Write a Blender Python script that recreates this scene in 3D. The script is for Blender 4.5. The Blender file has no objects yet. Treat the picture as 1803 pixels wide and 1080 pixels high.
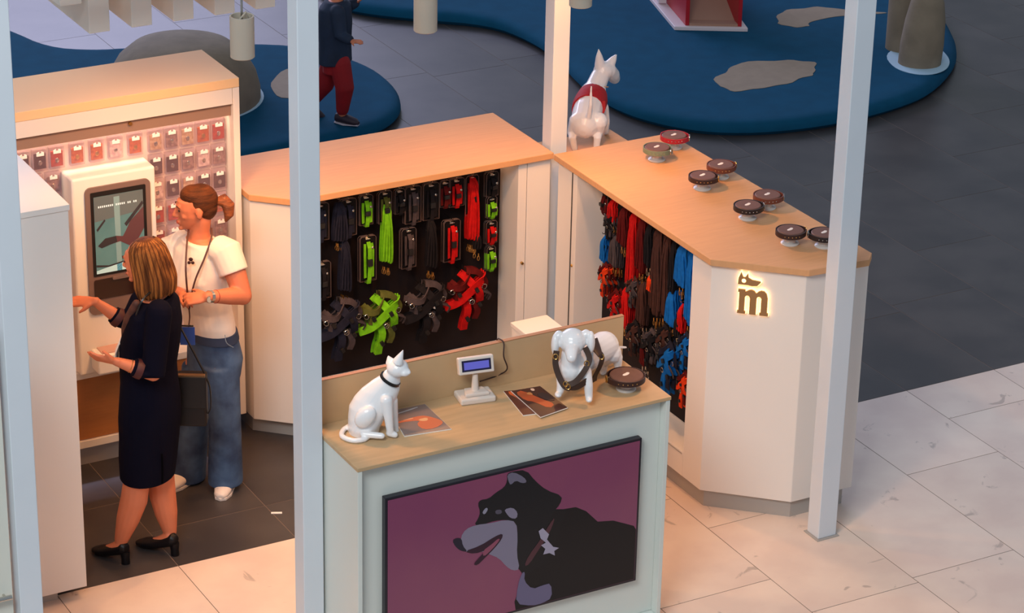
import bpy, bmesh, math, random
from mathutils import Vector, Matrix
PI = math.pi
random.seed(7)
S = bpy.context.scene
C = S.collection

# ------------------------------------------------------------------ camera
FPX, PITCH, ROLL, YAW, CAMZ = 4898.15, 0.4247836, 0.021694, 0.5107168, 6.9
_cp, _sp = math.cos(PITCH), math.sin(PITCH)
_f = Vector((math.sin(YAW)*_cp, math.cos(YAW)*_cp, -_sp))
_r0 = Vector((math.cos(YAW), -math.sin(YAW), 0)); _u0 = _r0.cross(_f)
_r = _r0*math.cos(ROLL) + _u0*math.sin(ROLL); _u = -_r0*math.sin(ROLL) + _u0*math.cos(ROLL)
CAM = Vector((0, 0, CAMZ))
cd = bpy.data.cameras.new('camera'); cam = bpy.data.objects.new('camera', cd); C.objects.link(cam)
cd.sensor_width = 36; cd.lens = FPX/1803*36; cd.clip_end = 200
cam.matrix_world = Matrix(((_r.x, _u.x, -_f.x, CAM.x), (_r.y, _u.y, -_f.y, CAM.y), (_r.z, _u.z, -_f.z, CAM.z), (0, 0, 0, 1)))
S.camera = cam
RV = Vector((math.cos(YAW), -math.sin(YAW), 0)); HV = Vector((math.sin(YAW), math.cos(YAW), 0)); ZV = Vector((0, 0, 1))

def ray(px, py): return _r*((px-901.5)/FPX) - _u*((py-540)/FPX) + _f
def hit(px, py, p0, n):
    d = ray(px, py); n = Vector(n); return CAM + d*(((Vector(p0)-CAM).dot(n))/d.dot(n))
def atz(px, py, z=0): return hit(px, py, (0, 0, z), (0, 0, 1))
def aty(px, py, y): return hit(px, py, (0, y, 0), (0, 1, 0))
def atx(px, py, x): return hit(px, py, (x, 0, 0), (1, 0, 0))

# ------------------------------------------------------------------ light and exposure
S.view_settings.view_transform = 'Standard'
S.view_settings.look = 'None'
S.view_settings.gamma = 1.0
S.view_settings.use_curve_mapping = False
S.view_settings.exposure = 0.0
w = bpy.data.worlds.new('hall'); S.world = w; w.use_nodes = True
w.node_tree.nodes['Background'].inputs[0].default_value = (0.74, 0.86, 1.0, 1)
w.node_tree.nodes['Background'].inputs[1].default_value = 0.34

def area(name, loc, target, sx, sy, power, col):
    l = bpy.data.lights.new(name, 'AREA'); l.shape = 'RECTANGLE'; l.size = sx; l.size_y = sy; l.energy = power; l.color = col
    o = bpy.data.objects.new(name, l); C.objects.link(o); o.location = loc
    o.rotation_euler = (Vector(target)-Vector(loc)).to_track_quat('-Z', 'Y').to_euler(); return o
def spot(name, loc, target, power, col, ang=100, blend=.6, size=.05):
    l = bpy.data.lights.new(name, 'SPOT'); l.energy = power; l.color = col; l.spot_size = math.radians(ang); l.spot_blend = blend; l.shadow_soft_size = size
    o = bpy.data.objects.new(name, l); C.objects.link(o); o.location = loc
    o.rotation_euler = (Vector(target)-Vector(loc)).to_track_quat('-Z', 'Y').to_euler(); return o
WARM = (1.0, 0.45, 0.155)
area('front_hall_light', (-1.0, 4.0, 9.0), (5.5, 10.5, 0.5), 4, 3, 740, (0.95, 0.98, 0.98))
area('floor_sheen_light', (8, 42, 13), (7, 18, 0), 22, 8, 5400, (0.68, 0.68, 1.0))  # unseen area light added to give the far floor its sheen

# ------------------------------------------------------------------ materials
def lin(c):
    return tuple(((v/255)/12.92 if v/255 <= .04045 else ((v/255+.055)/1.055)**2.4) for v in c)
MATS = {}
def mat(name, rgb, rough=.5, metal=0, noise=0, nscale=20, bump=0, bscale=60, alpha=None, trans=0, emit=0, spec=None, coat=0, rgb2=None, stretch=None):
    if name in MATS: return MATS[name]
    m = bpy.data.materials.new(name); m.use_nodes = True; nt = m.node_tree; N = nt.nodes; L = nt.links
    b = N['Principled BSDF']; c = lin(rgb) + (1,)
    b.inputs['Base Color'].default_value = c; b.inputs['Roughness'].default_value = rough; b.inputs['Metallic'].default_value = metal
    if spec is not None: b.inputs['Specular IOR Level'].default_value = spec
    if coat: b.inputs['Coat Weight'].default_value = coat; b.inputs['Coat Roughness'].default_value = .1
    tc = N.new('ShaderNodeTexCoord'); src = tc.outputs['Object']
    if stretch:
        mp = N.new('ShaderNodeMapping'); mp.inputs['Scale'].default_value = stretch; L.new(src, mp.inputs[0]); src = mp.outputs[0]
    if noise or rgb2:
        n = N.new('ShaderNodeTexNoise'); n.inputs['Scale'].default_value = nscale; n.inputs['Detail'].default_value = 5; L.new(src, n.inputs['Vector'])
        r = N.new('ShaderNodeValToRGB'); r.color_ramp.elements[0].position = .35; r.color_ramp.elements[1].position = .65
        c2 = lin(rgb2) + (1,) if rgb2 else tuple(x*(1-noise) for x in c[:3]) + (1,)
        r.color_ramp.elements[0].color = c2; r.color_ramp.elements[1].color = c
        L.new(n.outputs[0], r.inputs[0]); L.new(r.outputs[0], b.inputs['Base Color'])
    if bump:
        n2 = N.new('ShaderNodeTexNoise'); n2.inputs['Scale'].default_value = bscale; n2.inputs['Detail'].default_value = 3; L.new(src, n2.inputs['Vector'])
        bp = N.new('ShaderNodeBump'); bp.inputs['Strength'].default_value = bump; bp.inputs['Distance'].default_value = .01
        L.new(n2.outputs[0], bp.inputs['Height']); L.new(bp.outputs[0], b.inputs['Normal'])
    if alpha is not None: b.inputs['Alpha'].default_value = alpha
    if trans: b.inputs['Transmission Weight'].default_value = trans
    if emit: b.inputs['Emission Color'].default_value = c; b.inputs['Emission Strength'].default_value = emit
    MATS[name] = m; return m

white = mat('white_laminate', (232, 226, 220), .45, bump=.02, bscale=200)
coolw = mat('cool_white_panel', (216, 222, 216), .35)
warmtop = mat('warm_lit_top', (240, 204, 160), .65, spec=.1)  # orange lamplight on white laminate, put into the base colour
white2 = mat('white_lacquer', (238, 236, 234), .3)
postm = mat('post_paint', (214, 222, 230), .4, noise=.03, nscale=3)
wood = mat('pale_maple', (214, 162, 116), .6, spec=.25, noise=.06, nscale=5, stretch=(1, 12, 1))
woodB = mat('maple_counter', (200, 168, 128), .5, spec=.3, noise=.1, nscale=4, stretch=(1, 9, 1))
woodedge = mat('maple_edge', (176, 122, 80), .55)
brownpanel = mat('brown_panel', (172, 112, 62), .5, noise=.08, nscale=9, stretch=(1, 1, 8))
kick = mat('kick_grey', (170, 165, 160), .5)
board = mat('dark_pegboard', (32, 24, 25), .7, spec=.15)
blackplastic = mat('black_plastic', (22, 22, 24), .35)
chrome = mat('steel', (200, 196, 188), .25, metal=1)
brass = mat('brass', (214, 168, 98), .3, metal=1)
acryl = mat('frosted_acrylic', (240, 232, 224), .25, alpha=.72)
led = mat('warm_led', (255, 205, 160), emit=9)
mannequin = mat('gloss_white_mannequin', (240, 240, 242), .28, coat=.3)

def tilemat(name, c, c2, rough, vein=None, scale=3.0, spec=.5):
    m = bpy.data.materials.new(name); m.use_nodes = True; nt = m.node_tree; N = nt.nodes; L = nt.links; b = N['Principled BSDF']
    b.inputs['Roughness'].default_value = rough; b.inputs['Specular IOR Level'].default_value = spec
    g = N.new('ShaderNodeNewGeometry'); oi = N.new('ShaderNodeObjectInfo')
    ad = N.new('ShaderNodeVectorMath'); ad.operation = 'MULTIPLY_ADD'; cx = N.new('ShaderNodeCombineXYZ'); L.new(oi.outputs['Random'], cx.inputs[0]); L.new(oi.outputs['Random'], cx.inputs[1])
    L.new(cx.outputs[0], ad.inputs[0]); ad.inputs[1].default_value = (17, 31, 5); L.new(g.outputs['Position'], ad.inputs[2])
    n = N.new('ShaderNodeTexNoise'); n.inputs['Scale'].default_value = scale; n.inputs['Detail'].default_value = 6; L.new(ad.outputs[0], n.inputs['Vector'])
    r = N.new('ShaderNodeValToRGB'); r.color_ramp.elements[0].position = .38; r.color_ramp.elements[1].position = .62
    r.color_ramp.elements[0].color = lin(c2) + (1,); r.color_ramp.elements[1].color = lin(c) + (1,); L.new(n.outputs[0], r.inputs[0])
    out = r.outputs[0]
    if vein:
        n2 = N.new('ShaderNodeTexNoise'); n2.inputs['Scale'].default_value = 5.5; n2.inputs['Detail'].default_value = 7; n2.inputs['Distortion'].default_value = 1.2; L.new(ad.outputs[0], n2.inputs['Vector'])
        r2 = N.new('ShaderNodeValToRGB'); e = r2.color_ramp.elements; e[0].position = .655; e[0].color = (0, 0, 0, 1); e[1].position = .70; e[1].color = (.55, .55, .55, 1)
        L.new(n2.outputs[0], r2.inputs[0]); mx = N.new('ShaderNodeMixRGB'); mx.inputs[2].default_value = lin(vein) + (1,)
        L.new(r2.outputs[0], mx.inputs[0]); L.new(out, mx.inputs[1]); out = mx.outputs[0]
    hs = N.new('ShaderNodeHueSaturation'); mr = N.new('ShaderNodeMapRange'); mr.inputs[3].default_value = .94; mr.inputs[4].default_value = 1.06
    L.new(oi.outputs['Random'], mr.inputs[0]); L.new(mr.outputs[0], hs.inputs['Value']); L.new(out, hs.inputs['Color']); L.new(hs.outputs[0], b.inputs['Base Color'])
    return m
light_tile = tilemat('light_stone_tile', (232, 214, 200), (222, 202, 190), .38, vein=(150, 138, 132))
dark_tile = tilemat('dark_stone_tile', (72, 68, 68), (58, 55, 57), .38, scale=2.2)

# ------------------------------------------------------------------ mesh helpers
class MB:
    def __init__(s): s.v = []; s.f = []
    def add(s, vs, fs):
        k = len(s.v); s.v += [Vector(v) for v in vs]; s.f += [tuple(i+k for i in f) for f in fs]; return s
    def box(s, x0, x1, y0, y1, z0, z1):
        return s.add([(x0,y0,z0),(x1,y0,z0),(x1,y1,z0),(x0,y1,z0),(x0,y0,z1),(x1,y0,z1),(x1,y1,z1),(x0,y1,z1)],
                     [(0,3,2,1),(4,5,6,7),(0,1,5,4),(1,2,6,5),(2,3,7,6),(3,0,4,7)])
    def ext(s, poly, o, U, V, W, h):       # 2D polygon in frame (o,U,V) extruded along W by h
        o, U, V, W = Vector(o), Vector(U), Vector(V), Vector(W); n = len(poly)
        a = [o+U*p[0]+V*p[1] for p in poly]; b = [p+W*h for p in a]
        return s.add(a+b, [tuple(range(n))[::-1], tuple(range(n, 2*n))] + [(i, (i+1) % n, n+(i+1) % n, n+i) for i in range(n)])
    def prism(s, poly, z0, z1): return s.ext(poly, (0,0,z0), (1,0,0), (0,1,0), (0,0,1), z1-z0)
    def obox(s, c, U, V, W, a, b, d):      # oriented box, half sizes a b d
        c, U, V, W = Vector(c), Vector(U).normalized(), Vector(V).normalized(), Vector(W).normalized()
        return s.ext([(-a,-b),(a,-b),(a,b),(-a,b)], c-W*d, U, V, W, 2*d)
    def rings(s, R, cap=True):             # R: list of rings (same count)
        n = len(R[0]); k = len(s.v)
        for r in R: s.v += [Vector(p) for p in r]
        for j in range(len(R)-1):
            for i in range(n): a = k+j*n; s.f.append((a+i, a+(i+1) % n, a+n+(i+1) % n, a+n+i))
        if cap: s.f.append(tuple(k+i for i in range(n))[::-1]); s.f.append(tuple(k+(len(R)-1)*n+i for i in range(n)))
        return s
    def tube(s, pts, r, n=10, flat=None, closed=False, round_=False):   # flat: (dir, halfwidth) makes a ribbon of half thickness r
        pts = [Vector(p) for p in pts]; m = len(pts); rs = r if isinstance(r, (list, tuple)) else [r]*m; R = []
        if round_:
            t0 = (pts[0]-pts[1]).normalized(); t1 = (pts[-1]-pts[-2]).normalized()
            pre = [(pts[0]+t0*rs[0]*a, rs[0]*b) for a, b in ((.97,.25),(.8,.6),(.45,.89))]; post = [(pts[-1]+t1*rs[-1]*a, rs[-1]*b) for a, b in ((.45,.89),(.8,.6),(.97,.25))]
            pts = [p for p, _ in pre]+pts+[p for p, _ in post]; rs = [q for _, q in pre]+list(rs)+[q for _, q in post]; m = len(pts)
        nv = None
        for i in range(m):
            if closed: t = pts[(i+1) % m]-pts[i-1]
            else: t = pts[min(i+1, m-1)]-pts[max(i-1, 0)]
            t.normalize()
            if flat:
                a = Vector(flat[0]); a = (a - t*a.dot(t)); a = a.normalized() if a.length > 1e-6 else t.orthogonal().normalized(); b = t.cross(a)
                hw = flat[1]; R.append([pts[i]+a*x*hw+b*y*rs[i] for x, y in ((1,-1),(1,1),(-1,1),(-1,-1))])
            else:
                if nv is None: nv = t.orthogonal().normalized()
                nv = (nv - t*nv.dot(t)).normalized(); b = t.cross(nv)
                R.append([pts[i]+(nv*math.cos(2*PI*k/n)+b*math.sin(2*PI*k/n))*rs[i] for k in range(n)])
        if closed: R.append(R[0]); return s.rings(R, False)
        return s.rings(R)
    def ell(s, c, U, a, V, b, W, d, n=16, m=10):
        c = Vector(c); U, V, W = Vector(U).normalized(), Vector(V).normalized(), Vector(W).normalized(); R = []
        for j in range(m+1):
            t = -PI/2+PI*(j+.02)/(m+.04); R.append([c+W*math.sin(t)*d+(U*math.cos(2*PI*k/n)*a+V*math.sin(2*PI*k/n)*b)*math.cos(t) for k in range(n)])
        return s.rings(R)
    def loft(s, L, n=20):                  # L: list of (center, U, ru, V, rv[, power])
        R = []
        for e in L:
            c, U, ru, V, rv = e[:5]; c = Vector(c); U = Vector(U); V = Vector(V); pw = e[5] if len(e) > 5 else 1
            R.append([c+U*ru*math.copysign(abs(math.cos(2*PI*k/n))**pw, math.cos(2*PI*k/n))+V*rv*math.copysign(abs(math.sin(2*PI*k/n))**pw, math.sin(2*PI*k/n)) for k in range(n)])
        return s.rings(R)
    def lathe(s, c, prof, n=24):
        c = Vector(c); return s.rings([[c+Vector((r*math.cos(2*PI*k/n), r*math.sin(2*PI*k/n), z)) for k in range(n)] for r, z in prof])
    def build(s, name, m, parent=None, smooth=False, bevel=0, world=True, seg=2, sharp=40):
        me = bpy.data.meshes.new(name); off = parent_loc(parent) if (parent and world) else Vector((0,0,0))
        me.from_pydata([tuple(v-off) for v in s.v], [], s.f); me.materials.append(m)
        bm = bmesh.new(); bm.from_mesh(me); bmesh.ops.recalc_face_normals(bm, faces=bm.faces)
        bm.to_mesh(me); bm.free()
        if smooth: me.shade_smooth(); me.set_sharp_from_angle(angle=math.radians(sharp))
        o = bpy.data.objects.new(name, me); C.objects.link(o)
        if parent: o.parent = parent
        if bevel:
            b = o.modifiers.new('bevel', 'BEVEL'); b.width = bevel; b.segments = seg; b.limit_method = 'ANGLE'; b.angle_limit = math.radians(35)
        return o
    def blob(s, name, m, parent=None, vox=.006, it=3, world=True, maxz=None):
        o = s.build(name+'_raw', m, parent, world=world); o.parent = None
        r = o.modifiers.new('r', 'REMESH'); r.mode = 'VOXEL'; r.voxel_size = vox
        sm = o.modifiers.new('s', 'SMOOTH'); sm.iterations = it; sm.factor = .5
        dg = bpy.context.evaluated_depsgraph_get(); me = bpy.data.meshes.new_from_object(o.evaluated_get(dg)); me.name = name
        bpy.data.objects.remove(o); me.materials.clear(); me.materials.append(m); me.shade_smooth()
        q = bpy.data.objects.new(name, me); C.objects.link(q)
        if parent: q.parent = parent
        return q
def parent_loc(p):
    v = Vector(p.location)
    if p.parent: v += parent_loc(p.parent)
    return v
def empty(name, loc, label, cat, group=None):
    o = bpy.data.objects.new(name, None); C.objects.link(o); o.location = loc; o.empty_display_size = .1; return tag(o, label, cat, group)
def tag(o, label, cat, group=None):
    o['label'] = label; o['category'] = cat
    if group: o['group'] = group
    return o
def struct(o): o['kind'] = 'structure'; return o
def copy_tree(o, loc, label, rz=None, parent=None, scale=None, group=None):
    c = o.copy(); C.objects.link(c); c.parent = parent
    if parent is None:
        c.location = loc; c['label'] = label
        if rz is not None: c.rotation_euler = (0, 0, rz)
        if scale: c.scale = scale
        if group: c['group'] = group
    for ch in list(o.children): copy_tree(ch, None, None, parent=c)
    return c

# ------------------------------------------------------------------ floor
XL = [2.55, 3.19, 3.83, 4.465, 5.105, 5.75, 6.39, 7.03, 7.67, 8.30, 8.91, 9.53, 10.15, 10.77, 11.39, 12.01, 12.63, 13.25, 13.87, 14.49]
EDGE = 11.30
grout_l = mat('light_grout', (112, 100, 92), .8); grout_d = mat('dark_grout', (128, 112, 102), .8)
fl = struct(MB().box(-2, 18, 7.0, EDGE, -.2, -.0012).build('floor', grout_l))
fd = struct(MB().box(-2, 24, EDGE, 34, -.2, -.0012).build('floor', grout_d))
JL = {7.03: [10.44, 9.50], 7.67: [9.55], 8.30: [10.46, 9.2], 8.91: [10.904, 9.95], 4.465: [10.2], 3.83: [10.6], 9.53: [10.4]}
JD = {4.465: [11.68], 3.83: [12.05], 8.91: [12.2]}
def tiles(parent, m, x0, x1, y0, y1, cuts):
    ys = [y0] + sorted(c for c in cuts if y0+.1 < c < y1-.1) + [y1]
    for a, b in zip(ys, ys[1:]):
        g = .0022
        MB().box(x0+g, x1-g, a+g, b-g, -.02, 0).build('tile', m, parent)
for i, (a, b) in enumerate(zip(XL, XL[1:])):
    off = (i % 2)*.62
    if a < 11: 
        c = JL.get(a, []); c = c + [(c[-1] if c else 10.8-off*.7) - .94*k for k in range(0 if not c else 1, 3)]
        tiles(fl, light_tile, a, b, 8.6, EDGE, c)
    d0 = JD.get(a, [11.68+off])[0]
    y1 = 21.0 if a < 12.1 else 19.0
    tiles(fd, dark_tile, a, b, EDGE, y1, [d0+1.24*k for k in range(9)])

# ------------------------------------------------------------------ play area
blue = mat('blue_play_rubber', (12, 76, 108), .9, spec=.12, noise=.12, nscale=8, bump=.06, bscale=90)
sand = mat('sand_rubber', (150, 132, 112), .8, noise=.1, nscale=14)
foam = mat('pale_blue_print', (176, 206, 226), .7)
def smooth_poly(p, it=2):
    for _ in range(it):
        q = []
        for i in range(len(p)):
            a, b = p[i], p[(i+1) % len(p)]; q += [(a[0]*.75+b[0]*.25, a[1]*.75+b[1]*.25), (a[0]*.25+b[0]*.75, a[1]*.25+b[1]*.75)]
        p = q
    return p
def inset(p, d):
    n = len(p); ar = sum(p[i][0]*p[(i+1) % n][1]-p[(i+1) % n][0]*p[i][1] for i in range(n)); sg = 1 if ar > 0 else -1; q = []
    for i in range(n):
        t = Vector((p[(i+1) % n][0]-p[i-1][0], p[(i+1) % n][1]-p[i-1][1])).normalized(); q.append((p[i][0]-t.y*d*sg, p[i][1]+t.x*d*sg))
    return q
def pad(name, poly, label):
    t = empty(name, (poly[0][0], poly[0][1], 0), label, 'play mat'); p = smooth_poly(poly)
    R = [[(x, y, z) for x, y in inset(p, d)] for z, d in ((0, .03), (.03, .0), (.06, .005), (.085, .03), (.098, .07), (.1, .12))]
    MB().rings(R).build('mat_base', blue, t, smooth=True); return t
def patch(poly, m, parent, name='patch', z=.1):
    p = smooth_poly(poly); cx = sum(a for a, b in p)/len(p); cy = sum(b for a, b in p)/len(p); k = len(poly)
    if name == 'patch': p = [(cx+(a-cx)*(1.03+.07*math.sin(i*.9)*math.sin(i*.37)), cy+(b-cy)*(1.03+.08*math.sin(i*.9)*math.sin(i*.37))) for i, (a, b) in enumerate(p)]
    MB().prism(p, z, z+.003).build(name, m, parent)
A = pad('play_mat', [(6.1, 20.2), (6.43, 19.25), (6.54, 18.78), (6.8, 18.58), (7.11, 18.5), (7.98, 18.2), (8.32, 17.9), (8.50, 17.42), (8.5, 17.0), (8.38, 16.6), (8.17, 16.33), (7.92, 16.2), (7.5, 16.15), (6.6, 16.1), (5.6, 16.4), (4.9, 17.5), (4.8, 19.5)],
        'raised blue rubber play mat behind the tall display, with a large grey dome')
patch([(7.64, 17.26), (7.86, 17.5), (8.07, 17.55), (8.16, 17.3), (7.95, 17.1), (7.72, 16.89), (7.6, 17.01)], sand, A)
patch([(6.995+.572*math.cos(a*PI/7), 17.28+.565*math.sin(a*PI/7)) for a in range(14)], foam, A, 'printed_ring')
B = pad('play_mat', [(8.94, 18.85), (9.04, 18.62), (9.37, 18.3), (9.8, 17.95), (9.9, 17.5), (9.88, 17.05), (9.72, 16.35), (9.72, 15.85), (9.86, 15.48), (10.1, 15.2), (10.48, 15.03), (11.0, 14.97), (11.54, 15.04), (11.96, 15.18), (12.44, 15.54), (12.72, 15.87), (12.93, 16.25), (13.1, 16.6), (13.4, 17.6), (13.3, 18.8), (12.4, 20.2), (10.8, 21), (9.0, 20.6)],
        'large raised blue rubber play mat with sand-coloured patches, right of the centre')
patch([(10.55, 15.8), (10.62, 16.0), (10.8, 16.1), (10.93, 16.19), (11.2, 16.13), (11.38, 16.07), (11.46, 15.95), (11.36, 15.84), (11.33, 15.74), (11.18, 15.74), (11.0, 15.66), (10.8, 15.67), (10.63, 15.69)], sand, B)
patch([(11.74, 16.82), (11.84, 17.0), (11.95, 17.1), (12.15, 17.05), (12.28, 17.03), (12.4, 16.88), (12.66, 16.68), (12.45, 16.74), (12.2, 16.8), (11.95, 16.77), (11.93, 16.68), (11.8, 16.7)], sand, B)
patch([(11.93, 15.62), (11.97, 15.44), (12.09, 15.36), (12.25, 15.40), (12.38, 15.52), (12.46, 15.66), (12.52, 15.86), (12.42, 15.84), (12.3, 16.0), (12.05, 15.9)], foam, B, 'printed_ring')
stone = mat('soft_play_stone', (138, 124, 106), .85, noise=.2, nscale=6, bump=.2, bscale=30)
mb = MB(); mb.lathe((6.99, 17.29, .1), [(.545, 0), (.545, .07), (.515, .19), (.45, .30), (.35, .385), (.21, .43), (.05, .45)], 40)
tag(mb.build('play_dome', stone, smooth=True), 'large smooth grey-brown dome on the blue mat behind the tall display', 'play boulder')
t = empty('standing_stone', (12.2, 15.75, .1), 'tall rounded grey-brown play stone at the right end of the large blue mat', 'play boulder')
mb = MB(); mb.loft([((12.17, 15.62, .1), RV, .160, HV, .14), ((12.18, 15.62, .25), RV, .162, HV, .14), ((12.20, 15.63, .42), RV, .150, HV, .13), ((12.215, 15.64, .56), RV, .125, HV, .11), ((12.22, 15.65, .65), RV, .09, HV, .08), ((12.225, 15.65, .69), RV, .03, HV, .03)], 24)
mb.build('boulder', stone, t, smooth=True)
mb = MB(); mb.loft([((12.28, 15.95, .1), RV, .15, HV, .14), ((12.28, 15.95, .5), RV, .15, HV, .13), ((12.28, 15.95, .9), RV, .12, HV, .11), ((12.28, 15.95, 1.05), RV, .05, HV, .05)], 24)
mb.build('boulder', stone, t, smooth=True)
# small play slide
red = mat('play_red', (176, 22, 34), .4); tan = mat('play_tan', (168, 128, 108), .5); pwhite = mat('play_white', (220, 206, 210), .5)
o0 = Vector((10.92, 17.05, .1)); sl = empty('toy_slide', o0, 'toy play slide with red side panels and tan chute on a white base', 'play slide')
U = RV; V = (HV*.97 - RV*.22).normalized()
MB().ext([(0, 0), (.56, 0), (.62, 1.1), (-.0, 1.1)], o0, U, V, ZV, .03).build('base_plate', pwhite, sl, bevel=.004)
for x, nm in ((.09, 'side_panel'), (.49, 'side_panel')):
    mb = MB(); mb.ext([(.03, .03), (1.0, .03), (1.0, .9), (.75, .9), (.1, .55), (.03, .5)], o0+U*x, V, ZV, U, .03); mb.build(nm, red, sl, bevel=.004)
mb = MB(); mb.ext([(.03, .05), (.12, .05), (.35, .14), (.95, .62), (.95, .59), (.35, .10), (.12, .03), (.03, .03)], o0+U*.12, V, ZV, U, .37); mb.build('chute', tan, sl)
mb = MB(); mb.box(0, 0, 0, 0, 0, 0); mb = MB(); mb.ext([(.55, .04), (.6, .04), (.6, .5), (.55, .5)], o0+U*.02, V, ZV, U, .06); mb.build('support', pwhite, sl)

# ------------------------------------------------------------------ posts and pergola
def post(x0, x1, y0, y1, label):
    t = empty('square_post', (x0, y0, 0), label, 'post')
    MB().box(x0, x1, y0, y1, .006, 3.62).build('post_shaft', postm, t, bevel=.004)
    MB().box(x0-.012, x1+.012, y0-.012, y1+.012, 0, .006).build('foot_plate', kick, t); return t
post(3.25, 3.352, 10.08, 10.18, 'white square post at the far left edge of the picture')
post(4.592, 4.692, 10.08, 10.18, 'white square post standing left of the front counter')
post(7.465, 7.575, 10.08, 10.18, 'white square post in front of the illuminated sign cabinet')
post(7.12, 7.22, 12.31, 12.41, 'white square post behind the meeting corner of the two wooden tops')
beam = mat('pergola_white', (226, 220, 210), .5)
pg = empty('pergola', (5.5, 11.5, 3.6), 'white slatted pergola frame over the kiosk, slat ends dipping in at the top left', 'pergola')
def pbar(nm, x0, x1, y0, y1, z0, z1): MB().box(x0, x1, y0, y1, z0, z1).build(nm, beam, pg, bevel=.004)
pbar('beam', 3.2, 7.7, 10.05, 10.2, 3.62, 3.74)
pbar('beam', 3.2, 7.7, 12.9, 13.0, 3.62, 3.74)
pbar('beam', 3.3, 7.6, 11.45, 11.55, 3.62, 3.72)
for i, x in enumerate((4.355, 4.57, 4.785, 5.0, 5.215)): pbar('slat', x, x+.105, 11.93, 13.4, 2.6, 3.0)
pbar('slat', 4.215, 4.325, 11.93, 13.4, 2.755, 3.0)
pbar('rail', 4.2, 5.42, 12.6, 12.68, 3.0, 3.06)
for x in (4.25, 5.36): pbar('hanger', x, x+.04, 12.92, 12.96, 3.0, 3.62)
lampm = mat('lamp_housing', (196, 188, 172), .45)
def lamp(x, y, z, label):
    t = empty('cylinder_lamp', (x, y, z), label, 'lamp', 'ceiling cylinder lamps')
    MB().lathe((x, y, z), [(.053, 0), (.058, .004), (.058, .205), (.05, .205), (.05, .02), (.0, .02)], 28).build('lamp_shade', lampm, t, smooth=True)
    MB().tube([(x, y, z+.02), (x, y, 3.62)], .006, 8).build('stem', chrome, t)
    MB().tube([(x-.05, y, z+.15), (x, y-.05, z+.24), (x+.05, y, z+.15)], .005, 6).build('bracket', lampm, t)
    MB().lathe((x, y, z), [(.049, .012), (.049, .018), (.0, .018)], 20).build('bulb', mat('lamp_glow', (255, 190, 120), emit=6), t)
    spot('lamp_beam', (x, y, z-.02), (x, y+.05, 0), 50, WARM, 130, .5)
lamp(4.955, 11.5, 2.53, 'beige cylinder lamp hanging left of the front post, above the tall display')
lamp(5.925, 11.5, 2.52, 'beige cylinder lamp hanging near the top centre')
lamp(6.80, 11.5, 2.525, 'beige cylinder lamp barely dipping into the top edge right of the rear post')
tag(MB().box(3.3, 7.6, 11.45, 11.55, 3.0, 3.1).build('pergola_beam', beam, bevel=.003), 'white pergola beam carrying the cylinder lamps', 'beam')
# added warm spots without lamp bodies, brightening floor, tops and displays
for x, y, tx, ty, p in ((6.6, 9.6, 6.9, 9.2, 44), (7.0, 11.7, 7.45, 12.7, 34), (4.0, 11.3, 3.7, 11.9, 9), (5.9, 12.3, 6.2, 12.6, 12), (4.6, 10.6, 4.6, 10.2, 46), (4.75, 11.75, 4.6, 12.75, 36), (4.9, 11.0, 4.7, 12.0, 42)):
    spot('warm_fill_spot', (x, y, 2.52), (tx, ty, 0 if ty < 12.65 else 1.2), p, WARM, 110, .7, .08)

# ------------------------------------------------------------------ back display (wall of collars)
def led_strip(parent, x0, x1, y0, y1, z0, z1): MB().box(x0, x1, y0, y1, z0, z1).build('light_strip', led, parent)
bd = empty('back_display', (6.2, 12.6, 0), 'low white display with orange-lit wooden top and dark board of collars and harnesses', 'display counter')
MB().prism([(5.37, 12.42), (5.553, 12.25), (7.105, 12.25), (7.105, 12.95), (5.37, 12.95)], 1.385, 1.42).build('wooden_top', wood, bd, bevel=.003)
MB().prism([(5.38, 12.435), (5.56, 12.275), (5.56, 12.93), (5.38, 12.93)], .10, 1.384).build('end_cabinet', white, bd, bevel=.003)
MB().prism([(5.40, 12.50), (5.60, 12.315), (7.1, 12.315), (7.1, 12.9), (5.4, 12.9)], 0, .10).build('kick_plate', kick, bd)
MB().box(5.565, 5.67, 12.275, 12.93, .10, 1.384).build('side_panel', white, bd, bevel=.002)
MB().box(5.67, 6.90, 12.48, 12.50, .24, 1.384).build('display_board', board, bd)
MB().box(5.67, 6.90, 12.275, 12.50, .10, .24).build('recess_shelf', white, bd, bevel=.002)
MB().box(5.57, 7.1, 12.501, 12.93, .10, 1.384).build('back_box', white, bd)
MB().box(6.90, 6.953, 12.275, 12.50, .10, 1.384).build('side_panel', white, bd, bevel=.002)
MB().box(6.957, 7.10, 12.275, 12.50, .10, 1.384).build('door', white, bd, bevel=.003)
MB().lathe((0, 0, 0), [(.008, 0), (.008, .014), (0, .014)], 12).build('lock', brass, bd, world=False).location = (.728, -.33, .793)
for ch in bd.children:
    if ch.name.startswith('lock'): ch.rotation_euler = (PI/2, 0, 0)
led_strip(bd, 5.69, 6.88, 12.44, 12.45, 1.376, 1.384)

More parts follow.
